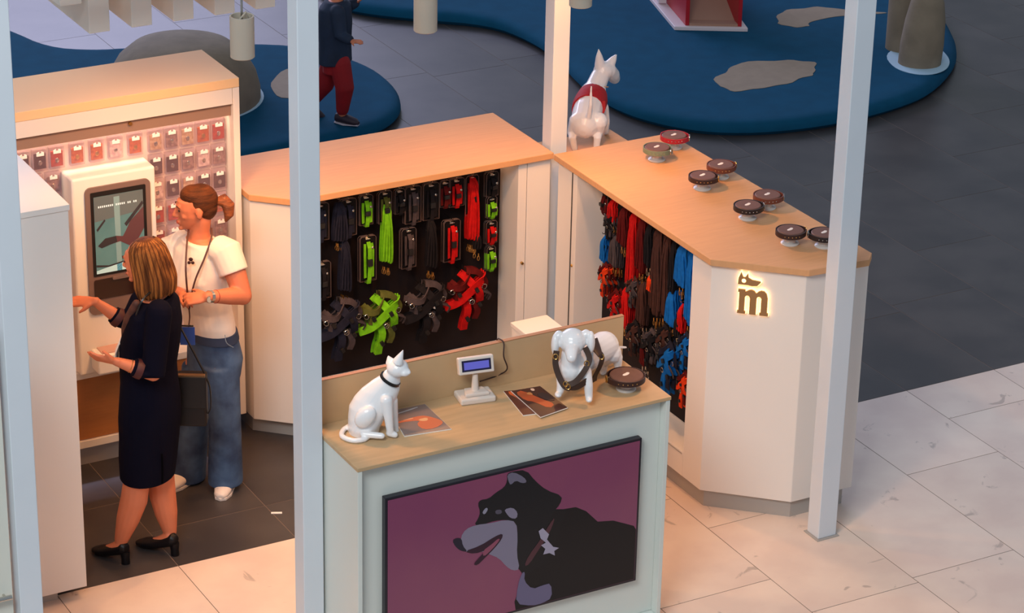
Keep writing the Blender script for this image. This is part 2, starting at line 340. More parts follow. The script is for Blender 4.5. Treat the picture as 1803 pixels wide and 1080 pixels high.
# ------------------------------------------------------------------ right display with the sign
rd = empty('sign_display', (7.45, 11.2, 0), 'white angled display with wooden top, lit sign and recessed board of leads', 'display counter')
MB().prism([(7.095, 12.235), (7.085, 10.63), (7.452, 10.30), (7.80, 10.275), (7.86, 10.34), (7.83, 12.235)], 1.385, 1.42).build('wooden_top', wood, rd, bevel=.003)
MB().prism([(7.11, 10.83), (7.11, 10.655), (7.46, 10.33), (7.84, 10.33), (7.84, 10.83)], .10, 1.384).build('angled_end', white, rd, bevel=.003)
MB().box(7.31, 7.82, 10.83, 12.21, .10, 1.384).build('back_box', white, rd)
MB().box(7.295, 7.31, 10.83, 12.0, .245, 1.384).build('display_board', board, rd)
MB().box(7.11, 7.31, 10.83, 12.0, .10, .24).build('recess_shelf', white, rd, bevel=.002)
MB().box(7.108, 7.112, 10.84, 11.99, .225, .232).build('shelf_groove', kick, rd)
MB().box(7.11, 7.31, 12.0, 12.045, .10, 1.384).build('side_panel', white, rd, bevel=.002)
MB().box(7.115, 7.31, 12.063, 12.215, .10, 1.384).build('door', white, rd, bevel=.003)
MB().box(7.113, 7.12, 12.046, 12.062, .10, 1.384).build('gap_shade_strip', blackplastic, rd)  # black strip, the shade of the door gap put in as colour
MB().prism([(7.14, 12.2), (7.14, 10.66), (7.475, 10.355), (7.8, 10.355), (7.8, 12.2)], 0, .10).build('kick_plate', kick, rd)
led_strip(rd, 7.26, 7.27, 10.86, 11.98, 1.376, 1.384)
knob = MB().ell((7.108, 12.03, .835), (1,0,0), .006, (0,1,0), .009, ZV, .009).build('lock', brass, rd, smooth=True)

# backlit sign: letter m under a small dog head
sg = empty('lit_sign', (7.2, 10.53, 1.25), 'bronze letter m under a dog head, glowing, on the white angled cabinet end', 'sign')
Ch = (Vector((7.46, 10.33, 0))-Vector((7.11, 10.655, 0))).normalized(); Nn = Vector((Ch.y, -Ch.x, 0))
if Nn.y > 0: Nn = -Nn
so = Vector((7.11, 10.655, 0))
def arch(cx, cy, rx, ry, n=8): return [(cx-rx*math.cos(PI*k/n), cy+ry*math.sin(PI*k/n)) for k in range(n+1)]
mpoly = [(0, 0), (.27, 0), (.27, .10), (.23, .10), (.23, .62)] + arch(.315, .62, .085, .13)[1:-1] + [(.40, .62), (.40, 0), (.62, 0), (.62, .62)] + arch(.705, .62, .085, .13)[1:-1] + \
        [(.78, .62), (.78, .10), (.74, .10), (.74, 0), (1.03, 0), (1.03, .11), (.99, .11), (.99, .70), (.95, .88), (.86, .98), (.76, .99), (.68, .95), (.60, .86), (.54, .95), (.45, .99), (.36, .97), (.24, .88), (.24, .97), (0, .97), (0, .86), (.04, .86), (.04, .11), (0, .11)]
dogp = [(0, .0), (.45, .0), (.62, -.06), (.86, .02), (1.0, .32), (.97, .40), (.62, .46), (.45, .62), (.42, 1.0), (.31, .64), (.22, .64), (.12, 1.05), (.02, .55)]
bronze = mat('bronze_letter', (150, 112, 70), .5, metal=.1); glow = mat('sign_glow', (255, 200, 130), emit=3.2)
def sgn(poly, s0, z0, sx, sz, nm):
    q = [(s0+a*sx, z0+b*sz) for a, b in poly]
    MB().ext(q, so+Nn*.016, Ch, ZV, Nn, .010).build(nm, bronze, sg)
    q2 = inset(q, -.005); MB().ext(q2, so+Nn*.002, Ch, ZV, Nn, .011).build('backlight', glow, sg)
S0 = .136
sgn(mpoly, S0+.008, 1.142, .152, .135, 'letter')
sgn(dogp, S0+.004, 1.300, .115, .062, 'dog_head')
MB().ell(so+Ch*(S0+.034)+Nn*.027+ZV*1.322, Ch, .011, ZV, .011, Nn, .002).build('eye', glow, sg)
l = bpy.data.lights.new('sign_light', 'POINT'); l.energy = .25; l.color = (1, .62, .3); l.shadow_soft_size = .03; lo = bpy.data.objects.new('sign_light', l); C.objects.link(lo); lo.location = so+Ch*(S0+.08)+Nn*.25+ZV*1.24

# platform for the standing dog figure
pf = empty('corner_plinth', (7.5, 12.6, 0), 'low wooden-topped corner plinth behind the two displays', 'plinth')
MB().box(7.24, 7.87, 12.27, 12.93, 1.17, 1.2).build('wooden_top', wood, pf, bevel=.003)
MB().box(7.26, 7.85, 12.29, 12.91, 0, 1.169).build('plinth_body', white, pf)

# ------------------------------------------------------------------ tall display (charms) at left
td = empty('tall_display', (4.6, 12.7, 0), 'tall white illuminated display of clear packs with an orange-lit top', 'display cabinet')
X0, X1, YF, YB = 3.45, 5.355, 12.48, 12.97
MB().box(X0+.001, X1, YF, YB, 2.0, 2.05).build('top_panel', warmtop, td, bevel=.003)
MB().box(X1-.036, X1, YF, YB, .12, 1.999).build('side_panel', white, td, bevel=.003)
MB().box(X0, X0+.05, YF, YB, .12, 1.999).build('side_panel', white, td)
MB().box(X0+.052, X1-.038, YF+.004, YF+.03, 1.91, 1.999).build('fascia', white, td, bevel=.002)
MB().box(X0+.052, X1-.038, YF+.03, YF+.06, 1.84, 1.999).build('fascia_lip', mat('taupe_lip', (150, 122, 108), .6), td)
MB().box(X0+.052, X1-.038, 12.60, 12.62, .56, 1.999).build('back_panel', mat('packs_backing', (226, 206, 206), .5), td)
MB().box(X0+.052, X1-.038, YF+.005, YB, .52, .56).build('shelf', white2, td, bevel=.003)
for a, b in ((X0+.052, 4.38), (4.384, 5.295)):
    MB().box(a, b, YF+.012, YF+.03, .165, .518).build('drawer_front', brownpanel, td, bevel=.002)
MB().box(X0+.052, X1-.038, YF, YF+.03, .12, .162).build('bottom_rail', white, td, bevel=.002)
MB().box(X0+.02, X1-.03, YF+.05, YB-.02, 0, .12).build('kick_plate', kick, td)
MB().lathe((0, 0, 0), [(.010, 0), (.010, .01), (0, .01)], 12).build('lock', brass, td, world=False).location = (.16, YF-12.70+.025, 1.888)
for ch in td.children:
    if ch.name.startswith('lock'): ch.rotation_euler = (PI/2, 0, 0)
MB().box(X0+.06, X1-.045, 12.555, 12.57, 1.965, 1.98).build('light_strip', mat('bright_led', (255, 214, 176), emit=5), td)
area('display_strip_light', (4.6, 12.55, 1.93), (4.6, 12.60, 1.2), 1.5, .02, 2.6, (1, .68, .45))

# machine for engraving tags
eg = empty('engraving_machine', (4.62, 12.6, .56), 'white self-service engraving machine with a grey-framed touch screen', 'machine')
ex0, ex1, ey = 4.41, 4.862, 12.44
greyp = mat('grey_plastic', (122, 102, 98), .45)
MB().box(ex0, ex1, ey, 12.598, .562, 1.66).build('housing', white2, eg, bevel=.012, seg=3)
def rrect(x0, x1, z0, z1, r, n=5):
    p = []
    for cx, cz, a in ((x1-r, z0+r, -PI/2), (x1-r, z1-r, 0), (x0+r, z1-r, PI/2), (x0+r, z0+r, PI)):
        p += [(cx+r*math.cos(a+PI/2*k/n), cz+r*math.sin(a+PI/2*k/n)) for k in range(n+1)]
    return p
def panel(x0, x1, z0, z1, r, y, th, nm, m): return MB().ext(rrect(x0, x1, z0, z1, r), (0, y, 0), (1,0,0), ZV, (0,-1,0), th).build(nm, m, eg)
panel(4.475, 4.828, .90, 1.605, .03, ey, .012, 'grey_bezel', greyp)
panel(4.502, 4.80, 1.115, 1.578, .006, ey-.012, .004, 'screen_frame', blackplastic)
sc = panel(4.517, 4.783, 1.13, 1.553, .002, ey-.016, .002, 'touch_screen', mat('screen_teal', (92, 132, 132), .2, emit=.30, rgb2=(70, 108, 110), nscale=3))
def scr(poly, nm, m, k=0): 
    MB().ext([(4.517+.266*u, 1.13+.423*v) for u, v in poly], (0, ey-.0182-k*.0006, 0), (1,0,0), ZV, (0,-1,0), .0004).build(nm, m, eg)
sd = mat('screen_dark', (52, 50, 56), .2, emit=.12); sl_ = mat('screen_light', (170, 205, 205), .2, emit=.4); sp_ = mat('screen_plum', (92, 62, 66), .2, emit=.15)
scr([(.0, .68), (1, .74), (1, 1), (0, 1)], 'screen_image', mat('screen_grey', (92, 104, 106), .2, emit=.2))
scr([(.42, 0), (.52, 0), (.52, .97), (.40, .97)], 'screen_image', mat('screen_bar', (120, 150, 150), .2, emit=.3), 1)
scr([(.05, .36), (.2, .44), (.42, .46), (.56, .44), (.62, .5), (.72, .62), (.86, .7), (1, .78), (1, .5), (.86, .36), (.7, .3), (.5, .38), (.3, .36), (.12, .33)], 'screen_image', sp_, 2)
scr([(.05, .37), (.2, .45), (.42, .46), (.44, .38), (.3, .36), (.12, .33)], 'screen_image', sd, 3)
scr([(.6, .6), (.98, .86), (1, .82), (.64, .56)], 'screen_image', sd, 2)
scr([(.03, .58), (.2, .7), (.22, .68), (.05, .55)], 'screen_image', sd, 2)
scr([(.0, .04), (.5, .1), (1, .09), (1, 0), (0, 0)], 'screen_image', sl_, 1)
scr([(.0, .12), (.25, .09), (.7, .13), (.7, .115), (.25, .07), (.0, .09)], 'screen_image', sd, 2)
for k in range(20):
    if k not in (8, 14, 17): scr([(.08+.04*k, .855), (.105+.04*k, .855), (.105+.04*k, .88), (.08+.04*k, .88)], 'screen_print', mat('screen_white', (200, 215, 215), .2, emit=.5), 2)
panel(4.502, 4.80, .985, 1.095, .01, ey-.012, .004, 'window', mat('machine_window', (44, 26, 24), .12))
panel(4.60, 4.70, 1.085, 1.10, .006, ey-.014, .012, 'release_catch', greyp)
MB().box(4.47, 4.80, 12.33, ey-.001, .60, .71).build('tray', white2, eg, bevel=.012, seg=3)
MB().box(4.50, 4.77, 12.345, 12.43, .71, .716).build('tray_mat', mat('pink_beige', (200, 160, 150), .6), eg)

# clear packs on hooks
shell = mat('clear_pack', (190, 160, 180), .18, alpha=.24); tabm = mat('white_hang_tab', (250, 248, 246), .4)
def pack_proto(name, ins):
    t = empty(name, (0, 0, -5), 'proto', 'pack', None)
    MB().box(-.040, .040, -.028, .0, -.125, -.004).build('clear_shell', shell, t, world=False, bevel=.004)
    ins_ = MB().box(-.031, .031, -.024, -.016, -.112, -.030).build('insert', ins, t, world=False)
    o = MB().ext([(-.020, -.040), (.020, -.040), (.020, -.022), (.006, -.016), (.006, -.026), (-.006, -.026), (-.006, -.016), (-.020, -.022)], (0, -.030, 0), (1,0,0), ZV, (0,-1,0), .003).build('hang_tab', tabm, t, world=False)
    MB().ell((0, -.026, -.08), (1,0,0), .010, (0,1,0), .002, ZV, .013).build('charm', brass if ins.name.startswith('orange') else chrome, ins_, world=False, smooth=True)
    return t
INS = {'orange': mat('orange_insert', (206, 104, 40), .5, rgb2=(150, 62, 22), nscale=40), 'red': mat('red_insert', (190, 56, 26), .5, rgb2=(140, 34, 18), nscale=40),
       'grey': mat('grey_insert', (160, 132, 130), .5, rgb2=(110, 84, 84), nscale=50), 'dark': mat('dark_insert', (58, 38, 38), .5, rgb2=(30, 20, 20), nscale=50),
       'beige': mat('beige_insert', (208, 178, 150), .5, rgb2=(170, 130, 104), nscale=50), 'white': mat('white_insert', (226, 206, 206), .5, rgb2=(190, 160, 166), nscale=50)}
protos = {k: pack_proto('charm_pack', m) for k, m in INS.items()}; used = set()
def place_pack(x, z, col, label, group):
    p = protos[col]
    if col in used: p = copy_tree(p, (x, 12.598, z), label)
    else: used.add(col); p.location = (x, 12.598, z)
    p['label'] = label; p['group'] = group
cols_r = [4.972, 5.062, 5.150, 5.238, 5.278+.05]
rowsw = ['top', 'second', 'third', 'fourth', 'fifth', 'sixth', 'seventh', 'eighth']
colw = ['first', 'second', 'third', 'fourth', 'fifth']
cr = ['beige grey beige orange red', 'dark dark grey white grey', 'white dark beige dark dark', 'red red grey grey orange', 'red white grey dark grey', 'grey white red grey dark', 'dark grey beige grey grey', 'grey red grey orange grey']
for r in range(8):
    for c in range(5):
        if r == 7: continue
        col = cr[r].split()[c]
        place_pack([4.923, 5.012, 5.100, 5.187, 5.273][c], 1.806-.136*r, col, 'clear pack with %s insert, %s row, %s column right of the machine' % (col, rowsw[r], colw[c]), 'clear packs right of the engraving machine')
ct = [(4.345, 'dark'), (4.430, 'dark'), (4.540, 'red'), (4.645, 'orange'), (4.748, 'orange'), (4.852, 'white')]
for i, (x, col) in enumerate([(4.298, 'dark'), (4.388, 'red'), (4.497, 'orange'), (4.602, 'orange'), (4.704, 'white'), (4.812, 'orange')]):
    place_pack(x, 1.806, col, 'clear pack with %s insert, top row above the machine, %s from the left' % (col, (colw+['sixth'])[i]), 'clear packs above the engraving machine')
place_pack(4.208, 1.806, 'dark', 'clear pack with dark insert, top row at the left cabinet corner', 'clear packs above the engraving machine')
for r in range(1, 8):
    for c, x in enumerate((4.27, 4.362)):
        col = ['dark', 'red', 'grey', 'dark', 'red', 'grey', 'dark'][(r+c) % 7]
        place_pack(x, 1.806-.136*r, col, 'clear pack with %s insert, %s row, %s column left of the machine' % (col, rowsw[r], ('outer', 'inner')[c]), 'clear packs left of the engraving machine')
for k, p in protos.items():
    if k not in used: place_pack(4.1, 1.5, k, 'clear pack with %s insert beside the left cabinet' % k, 'clear packs left of the engraving machine')

# ------------------------------------------------------------------ left white cabinets
lb = empty('white_cabinet', (3.6, 11.8, 0), 'tall plain white cabinet block between the left post and the woman in navy', 'cabinet')
MB().box(3.30, 3.95, 11.2, 12.43, .07, 2.04).build('cabinet_body', white, lb, bevel=.003)
MB().box(3.30, 3.955, 11.195, 12.435, 2.041, 2.07).build('cabinet_top', white, lb, bevel=.002)
MB().box(3.32, 3.82, 11.26, 12.4, 0, .07).build('kick_plate', kick, lb)
sc2 = empty('side_cabinet', (2.9, 10.4, 0), 'pale cabinet with a steel bar handle at the bottom left corner', 'cabinet')
MB().box(2.5, 3.235, 10.14, 10.8, .06, 2.02).build('cabinet_body', white, sc2, bevel=.003)
MB().box(2.52, 3.232, 10.12, 10.139, .08, 2.0).build('door', mat('pale_green_door', (214, 216, 206), .45), sc2, bevel=.002)
mb = MB(); mb.tube([(3.05, 10.085, .785), (3.215, 10.085, .785)], .012, 12); mb.tube([(3.09, 10.085, .785), (3.09, 10.12, .785)], .006, 8); mb.tube([(3.19, 10.085, .785), (3.19, 10.12, .785)], .006, 8)
mb.build('handle', chrome, sc2, smooth=True)

# ------------------------------------------------------------------ front counter with the big screen
fc = empty('cash_counter', (5.5, 9.95, 0), 'white front counter with a maple top, upright back board and built-in screen', 'counter')
cx0, cx1, cy0, cy1, ct_ = 4.70, 6.315, 9.74, 10.2, 1.22
MB().box(cx0, cx1, cy0, cy1, ct_-.018, ct_).build('counter_top', woodB, fc, bevel=.002)
MB().box(cx0+.003, cx0+.025, cy0+.003, cy1, .03, ct_-.019).build('side_panel', coolw, fc, bevel=.002)
MB().box(cx1-.025, cx1-.003, cy0+.003, cy1, .03, ct_-.019).build('side_panel', coolw, fc, bevel=.002)
MB().box(cx0+.026, cx1-.026, cy0+.05, cy1-.0, .06, ct_-.02).build('front_panel', coolw, fc)
MB().box(cx0+.026, cx1-.026, cy0+.003, cy1, .03, .058).build('bottom_board', coolw, fc, bevel=.002)
MB().box(cx0+.05, cx1-.05, cy0+.08, cy1-.03, 0, .03).build('kick_plate', kick, fc)
MB().box(cx0+.02, cx1+.01, cy1, cy1+.022, .5, 1.438).build('back_board', woodB, fc, bevel=.003)
MB().box(cx0+.02, cx1+.01, cy1-.001, cy1+.023, 1.4385, 1.442).build('edge_band', woodedge, fc)
tv = empty('wall_screen', (5.5, 9.76, .65), 'wide black-framed screen showing a black and grey dog on mauve', 'screen')
ty = cy0+.012
tx0, tx1, tz0, tz1 = 4.842, 6.172, .27, 1.032
MB().box(tx0, tx1, ty, ty+.035, tz0, tz1).build('screen_frame', mat('tv_bezel', (26, 24, 36), .3), tv, bevel=.003)
MB().box(tx0+.012, tx1-.012, ty-.001, ty+.001, tz0+.012, tz1-.012).build('display', mat('tv_mauve', (112, 58, 80), .25, emit=.30, rgb2=(98, 46, 78), nscale=1.2), tv)
def pic(pts, nm, col, k, em=.22, off=(540, 740), sc=2.732):
    m = mat('print_%d_%d_%d' % col, col, .35, emit=em, spec=.3)
    q = []
    for x, y in pts:
        p = aty(off[0]+x/sc, off[1]+y/sc, cy0+.02); q.append((min(max(p.x, tx0+.013), tx1-.013), min(max(p.z, tz0+.013), tz1-.013)))
    if nm not in ('tag_print', 'dog_body_print', 'dog_neck_print'): q = smooth_poly(q, 1)
    MB().ext(q, (0, ty-.0012-.0005*k, 0), (1,0,0), ZV, (0,-1,0), .0003).build(nm, m, tv)
pic([(1195,450),(1230,425),(1290,415),(1340,435),(1395,485),(1470,480),(1568,505),(1590,520),(1590,775),(1175,885),(1090,915),(1000,925),(995,870),(1040,740),(1060,700),(1110,600),(1150,520)], 'dog_body_print', (22,20,22), 0)
pic([(958,255),(985,240),(1050,235),(1095,290),(1150,335),(1225,360),(1215,400),(1180,440),(1160,490),(1120,560),(1080,640),(1050,700),(1020,720),(1005,640),(1010,560),(1005,490),(960,475),(900,480),(840,500),(800,502),(820,470),(830,440),(818,400),(830,380),(870,375),(905,345),(945,320),(960,290)], 'dog_head_print', (24,24,27), 1)
pic([(735,560),(760,520),(810,500),(880,492),(950,475),(1003,485),(1010,560),(1005,640),(1020,715),(985,720),(955,700),(920,660),(870,640),(830,625),(760,632),(740,610)], 'dog_muzzle_print', (112,106,124), 2)
pic([(1150,450),(1180,425),(1245,425),(1200,560),(1150,680),(1040,745),(1005,700),(1060,600)], 'dog_neck_print', (23,22,24), .5)
pic([(695,575),(715,562),(740,565),(745,600),(770,630),(735,625),(710,605)], 'nose_print', (34,30,42), 3)
pic([(750,628),(830,600),(900,555),(938,540),(935,565),(900,610),(850,660),(815,695),(795,690),(830,650),(860,620),(800,640)], 'mouth_print', (44,26,38), 4)
pic([(840,625),(885,592),(915,565),(925,570),(885,618),(845,655)], 'tongue_print', (122,66,84), 5)
pic([(945,425),(985,415),(1010,440),(1005,470),(975,468),(955,445)], 'brow_print', (112,106,124), 3)
pic([(838,440),(858,415),(868,425),(850,452)], 'eye_print', (122,120,136), 3)
pic([(900,430),(930,425),(935,445),(905,450)], 'eye_print', (72,68,80), 3)
pic([(958,258),(990,245),(1040,270),(1055,295),(1030,300),(1000,285),(975,310),(965,290)], 'ear_print', (92,88,104), 3)
pic([(1010,790),(1030,730),(1045,725),(1040,770),(1080,810),(1130,790),(1170,780),(1175,850),(1130,880),(1080,900),(1000,880)], 'chest_print', (92,86,112), 3)
pic([(1190,460),(1160,500),(1120,570),(1060,650),(1040,700),(1065,690),(1110,620),(1150,560),(1175,510)], 'collar_print', (70,42,48), 3)
pic([(1110,530),(1130,515),(1160,545),(1150,570),(1165,588),(1180,605),(1208,610),(1185,625),(1188,647),(1162,635),(1132,642),(1142,615),(1122,598),(1145,585),(1120,565)], 'tag_print', (140,134,152), 4)

# white box behind the counter
wb = empty('white_pedestal', (6.45, 11.24, 0), 'small white box pedestal standing behind the counter back board', 'pedestal')
MB().box(6.36, 6.565, 11.12, 11.35, 0, .90).build('pedestal_body', white, wb, bevel=.003)
MB().box(6.355, 6.57, 11.115, 11.355, .901, .925).build('pedestal_top', white, wb, bevel=.003)

# ------------------------------------------------------------------ things on the counter
CT = ct_
beige = mat('beige_plastic', (222, 210, 200), .45)
pd = empty('pole_display', (5.49, 10.12, CT), 'beige customer price display with a blue window on the counter', 'price display')
bx = Vector((5.487, 10.125, CT)); dU = Vector((.985, -.17, 0)).normalized(); dV = Vector((.17, .985, 0)).normalized()
MB().obox(bx+ZV*.015, dU, dV, ZV, .085, .058, .015).build('base', beige, pd, bevel=.008)
MB().ext([(-.06, -.04), (.06, -.04), (.045, .03), (-.045, .03)], bx+ZV*.03, dU, dV, ZV, .018).build('base_riser', beige, pd, bevel=.006)
MB().tube([bx+ZV*.045, bx+ZV*.13], [.018, .013], 12).build('neck', beige, pd, smooth=True)
tl = (ZV*.96+dV*.28).normalized(); nn = dU.cross(tl)
hc = bx+ZV*.175
MB().obox(hc, dU, tl, nn, .085, .040, .016).build('display_head', beige, pd, bevel=.005)
MB().obox(hc+nn*.0165, dU, tl, nn, .070, .026, .001).build('dark_window', mat('vfd_frame', (30, 24, 60), .2), pd)
MB().obox(hc+nn*.018, dU, tl, nn, .060, .017, .001).build('blue_readout', mat('vfd_blue', (84, 84, 170), .3, emit=.55), pd)
pts = [bx+dV*.05+ZV*.06, bx+dV*.07+dU*.05+ZV*.05, bx+dU*.13+dV*.06+ZV*.06, bx+dU*.20+dV*.045+ZV*.10, bx+dU*.215+dV*.05+ZV*.17, bx+dU*.20+dV*.068+ZV*.215, bx+dU*.185+dV*.09+ZV*.222, bx+dU*.18+dV*.13+ZV*.20]
def smoothpath(p, k=5):
    p = [Vector(q) for q in p]; q = [p[0]]+p+[p[-1]]; out = []
    for i in range(1, len(q)-2):
        for j in range(k):
            t = j/k; a, b, c, d = q[i-1], q[i], q[i+1], q[i+2]
            out.append(.5*((2*b)+(c-a)*t+(2*a-5*b+4*c-d)*t*t+(3*b-a-3*c+d)*t**3))
    out.append(q[-2]); return out
# cable rises from the base and passes over the back board edge
cab = [atz(845, 672, CT+.06), atz(875, 662, CT+.05), atz(893, 650, CT+.09), Vector((5.66, 10.17, CT+.16)), Vector((5.668, 10.185, CT+.215)), Vector((5.665, 10.205, 1.449)), Vector((5.66, 10.24, 1.43)), Vector((5.66, 10.245, 1.3))]
MB().tube(smoothpath(cab), .0035, 7).build('cable', mat('cable_brown', (60, 40, 34), .5), pd, smooth=True)

def magazine(name, corners, label, m, prints, z):
    t = empty(name, (corners[0][0], corners[0][1], z), label, 'magazine')
    MB().prism(corners, z, z+.004).build('pages', mat('paper_white', (236, 232, 226), .5), t)
    c = [Vector((a, b)) for a, b in corners]; cen = sum(c, Vector((0, 0)))/4; cc = [tuple(cen+(p-cen)*.985) for p in c]
    MB().prism(cc, z+.004, z+.005).build('cover', m, t)
    for k, (poly, col) in enumerate(prints):
        q = []
        for u, v in smooth_poly(poly, 1):
            p = (c[0]*(1-u)+c[1]*u)*(1-v)+(c[3]*(1-u)+c[2]*u)*v; q.append((p.x, p.y))
        MB().prism(q, z+.005, z+.0056+.0003*k).build('cover_print', mat('cover_%d_%d_%d' % col, col, .4), t)
    return t
# corners: front-left, front-right, back-right, back-left
magazine('leaflet', [(5.022, 9.924), (5.245, 9.894), (5.253, 10.173), (5.075, 10.178)], 'grey leaflet with an orange hand picture lying beside the white cat', mat('leaflet_grey', (140, 122, 118), .3),
         [([(.1, .82), (.75, .92), (.75, .95), (.1, .86)], (196, 196, 200)), ([(.05, .55), (.5, .62), (.75, .6), (.98, .35), (.95, .22), (.7, .1), (.45, .12), (.4, .35), (.55, .45), (.3, .5), (.02, .5)], (216, 120, 84)), ([(.5, .5), (.75, .52), (.7, .4), (.55, .42)], (240, 180, 130)), ([(.1, .56), (.45, .6), (.4, .54)], (240, 170, 130))], CT)
magazine('booklet', [(5.60, 9.868), (5.70, 9.85), (5.74, 10.10), (5.64, 10.13)], 'left brown booklet, partly under the other brown booklet', mat('cover_brown', (96, 44, 32), .35),
         [([(.05, .95), (.6, .98), (.9, .6), (.6, .3), (.4, .6)], (206, 96, 44))], CT)
magazine('booklet', [(5.655, 9.805), (5.815, 9.835), (5.812, 10.09), (5.665, 10.105)], 'right brown booklet lying on top, beside the dog figure', mat('cover_dark', (70, 36, 34), .35),
         [([(.05, .9), (.35, .95), (.6, .5), (.8, .25), (.5, .15), (.3, .5), (.1, .6)], (190, 84, 44)), ([(.6, .95), (.72, .95), (.7, .86), (.6, .86)], (230, 200, 180)), ([(.3, .8), (.5, .85), (.5, .7)], (225, 140, 80)), ([(.55, .7), (.9, .75), (.95, .35), (.7, .4)], (58, 40, 44))], CT+.0065)

# collar on round stand: prototype pieces
lid = mat('brown_leather_disc', (112, 74, 58), .6, noise=.15, nscale=30)
def collar_stand(name, x, y, z, rot, label, colr, buckle, discm=None, R_=.074, front=None):
    t = empty(name, (x, y, z), label, 'collar stand')
    mb = MB(); mb.lathe((0,0,0), [(.046, 0), (.048, .005), (.044, .010), (.030, .013), (.028, .042), (.034, .046)], 24); mb.build('stand_foot', acryl, t, world=False, smooth=True)
    dk_ = MB().lathe((0,0,0), [(R_-.006, .046), (R_-.006, .074), (R_-.010, .078), (0, .078)], 32).build('disc', discm or lid, t, world=False, smooth=True)
    n = 40; inner = []; mb = MB()
    R1 = R_; pts = []
    for k in range(n):
        a = 2*PI*k/n; rr = R1*(1+.10*max(0, math.cos(a-rot))**6); pts.append((rr*math.cos(a), rr*math.sin(a), .063))
    mb.tube(pts, .0025, flat=(ZV, .013), closed=True); cs_ = mb.build('collar_strap', colr, t, world=False, smooth=True)
    c = Vector((math.cos(rot), math.sin(rot), 0)); p = c*(R1*1.13)+ZV*.063; sd_ = Vector((-c.y, c.x, 0))
    mb = MB(); mb.tube([p+sd_*.014*math.cos(q)+ZV*.017*math.sin(q) for q in [2*PI*k/12 for k in range(12)]], .0028, 6, closed=True); mb.tube([p-ZV*.016, p+ZV*.016], .0022, 6)
    mb.build('buckle', buckle, t, world=False, smooth=True)
    # small pale print: a stylised mark on the disc
    mb = MB(); mb.ell((-.004, 0, .0785), (1,.3,0), .020, (-.3,1,0), .010, ZV, .0012); mb.ell((-.016, -.006, .0785), (1,.3,0), .006, (-.3,1,0), .005, ZV, .0012); mb.ell((.010, .008, .0785), (1,0,0), .009, (0,1,0), .008, ZV, .0012)
    o = mb.build('disc_mark', mat('mark_white', (240, 226, 214), .5), dk_, world=False, smooth=True)
    for k in range(5):
        q = 4.75-.25*k; pp = Vector((math.cos(q), math.sin(q), 0))*(R1+.003)+ZV*.063
        MB().ell(pp, (1,0,0), .003, (0,1,0), .003, ZV, .003, 8, 5).build('stud', buckle, cs_, world=False, smooth=True)
    return t
c_dark = mat('dark_brown_strap', (52, 28, 24), .5); c_green = mat('sage_strap', (116, 128, 104), .6); c_red = mat('crimson_strap', (170, 28, 42), .5); c_mid = mat('tan_strap', (112, 56, 38), .5); c_blk = mat('black_strap', (30, 22, 24), .45)
ZT = 1.42
specs = [(7.555, 11.915, 2.2+PI, c_green, chrome, 'round stand with sage green collar, front row nearest the back corner'),
         (7.735, 12.03, -.6, c_red, chrome, 'round stand with crimson collar at the back corner of the wooden top'),
         (7.555, 11.452, -.7, c_dark, brass, 'round stand with dark brown collar, second in the front row from the corner'),
         (7.728, 11.545, -.2, c_mid, brass, 'round stand with brown studded collar, second in the rear row from the corner'),
         (7.545, 11.0, -.3, c_blk, chrome, 'round stand with near-black collar, third in the front row from the corner'),
         (7.715, 11.075, -.5, c_mid, chrome, 'round stand with tan-brown collar, third in the rear row, steel ring to the right'),
         (7.555, 10.625, -.1, c_dark, brass, 'round stand with dark collar and brass keepers, left of the sign post'),
         (7.69, 10.52, 2.6, c_blk, chrome, 'round stand with black collar half hidden by the white post')]
for x, y, r, cm, bk, lb_ in specs: collar_stand('collar_stand', x, y, ZT, r, lb_, cm, bk)['group'] = 'collars on round stands on the wooden top'
collar_stand('collar_stand', 6.165, 9.90, CT, 2.9, 'round stand with studded brown leather collar at the counter\'s right end', c_dark, brass, R_=.086)

# ------------------------------------------------------------------ view-aligned pose helper: u to the right, d away, z up from a base point
def PTF(base):
    base = Vector(base)
    def P(px, py, d=0): return hit(px, py, base+HV*d, HV)
    return P

# cat
P = PTF(atz(655, 765, CT)+HV*0)
cb = atz(655, 765, CT)
cat = empty('cat_figure', (cb.x, cb.y, CT), 'glossy white sitting cat mannequin wearing a black collar', 'cat figure')
mb = MB()
D0 = .03
mb.loft([(P(px, py, D0), RV, a, HV, b) for px, py, a, b in ((640,771,.055,.05), (640,766,.066,.07), (641,750,.073,.078), (646,733,.085,.078), (653,715,.098,.074), (661,700,.096,.068), (670,686,.086,.060), (680,672,.064,.050), (687,663,.044,.044), (692,654,.036,.038))], 24)
mb.ell(P(700,648,.02), RV, .050, HV, .050, ZV, .043)                         # skull
mb.ell(P(712,655,0), RV, .028, HV, .030, ZV, .020)
mb.ell(P(719,656,-.01), RV, .012, HV, .014, ZV, .010)
for a, b in (((702,634,-.01), (710,616,-.015)), ((687,636,.045), (683,626,.055))):
    p, q = P(*a), P(*b); mb.tube([p-(q-p)*.3, p, p*.5+q*.5, q], [.027, .022, .012, .002], 10)
for d, x in ((-.035, 688), (.04, 697)):                                    # front legs
    mb.tube([P(x-8,705,d*.7), P(x-4,735,d), P(x-1,760,d)], [.030, .021, .017], 12, round_=True); mb.tube([P(x-2,763,d), P(x+7,766,d)], [.017, .015], 10, round_=True)
for d in (-.055, .075):
    mb.ell(P(643,735,d), RV*.9+ZV*.3, .052, HV, .030, ZV, .050); mb.tube([P(640,765,d), P(672,768,d-.015)], [.017, .015], 10, round_=True)
mb.ell(P(640,757,D0), RV, .066, HV, .075, ZV, .030)
tp = [atz(622,748,CT+.012), atz(606,756,CT+.012), atz(602,768,CT+.012), atz(620,776,CT+.012), atz(642,774,CT+.012), atz(650,765,CT+.014)]
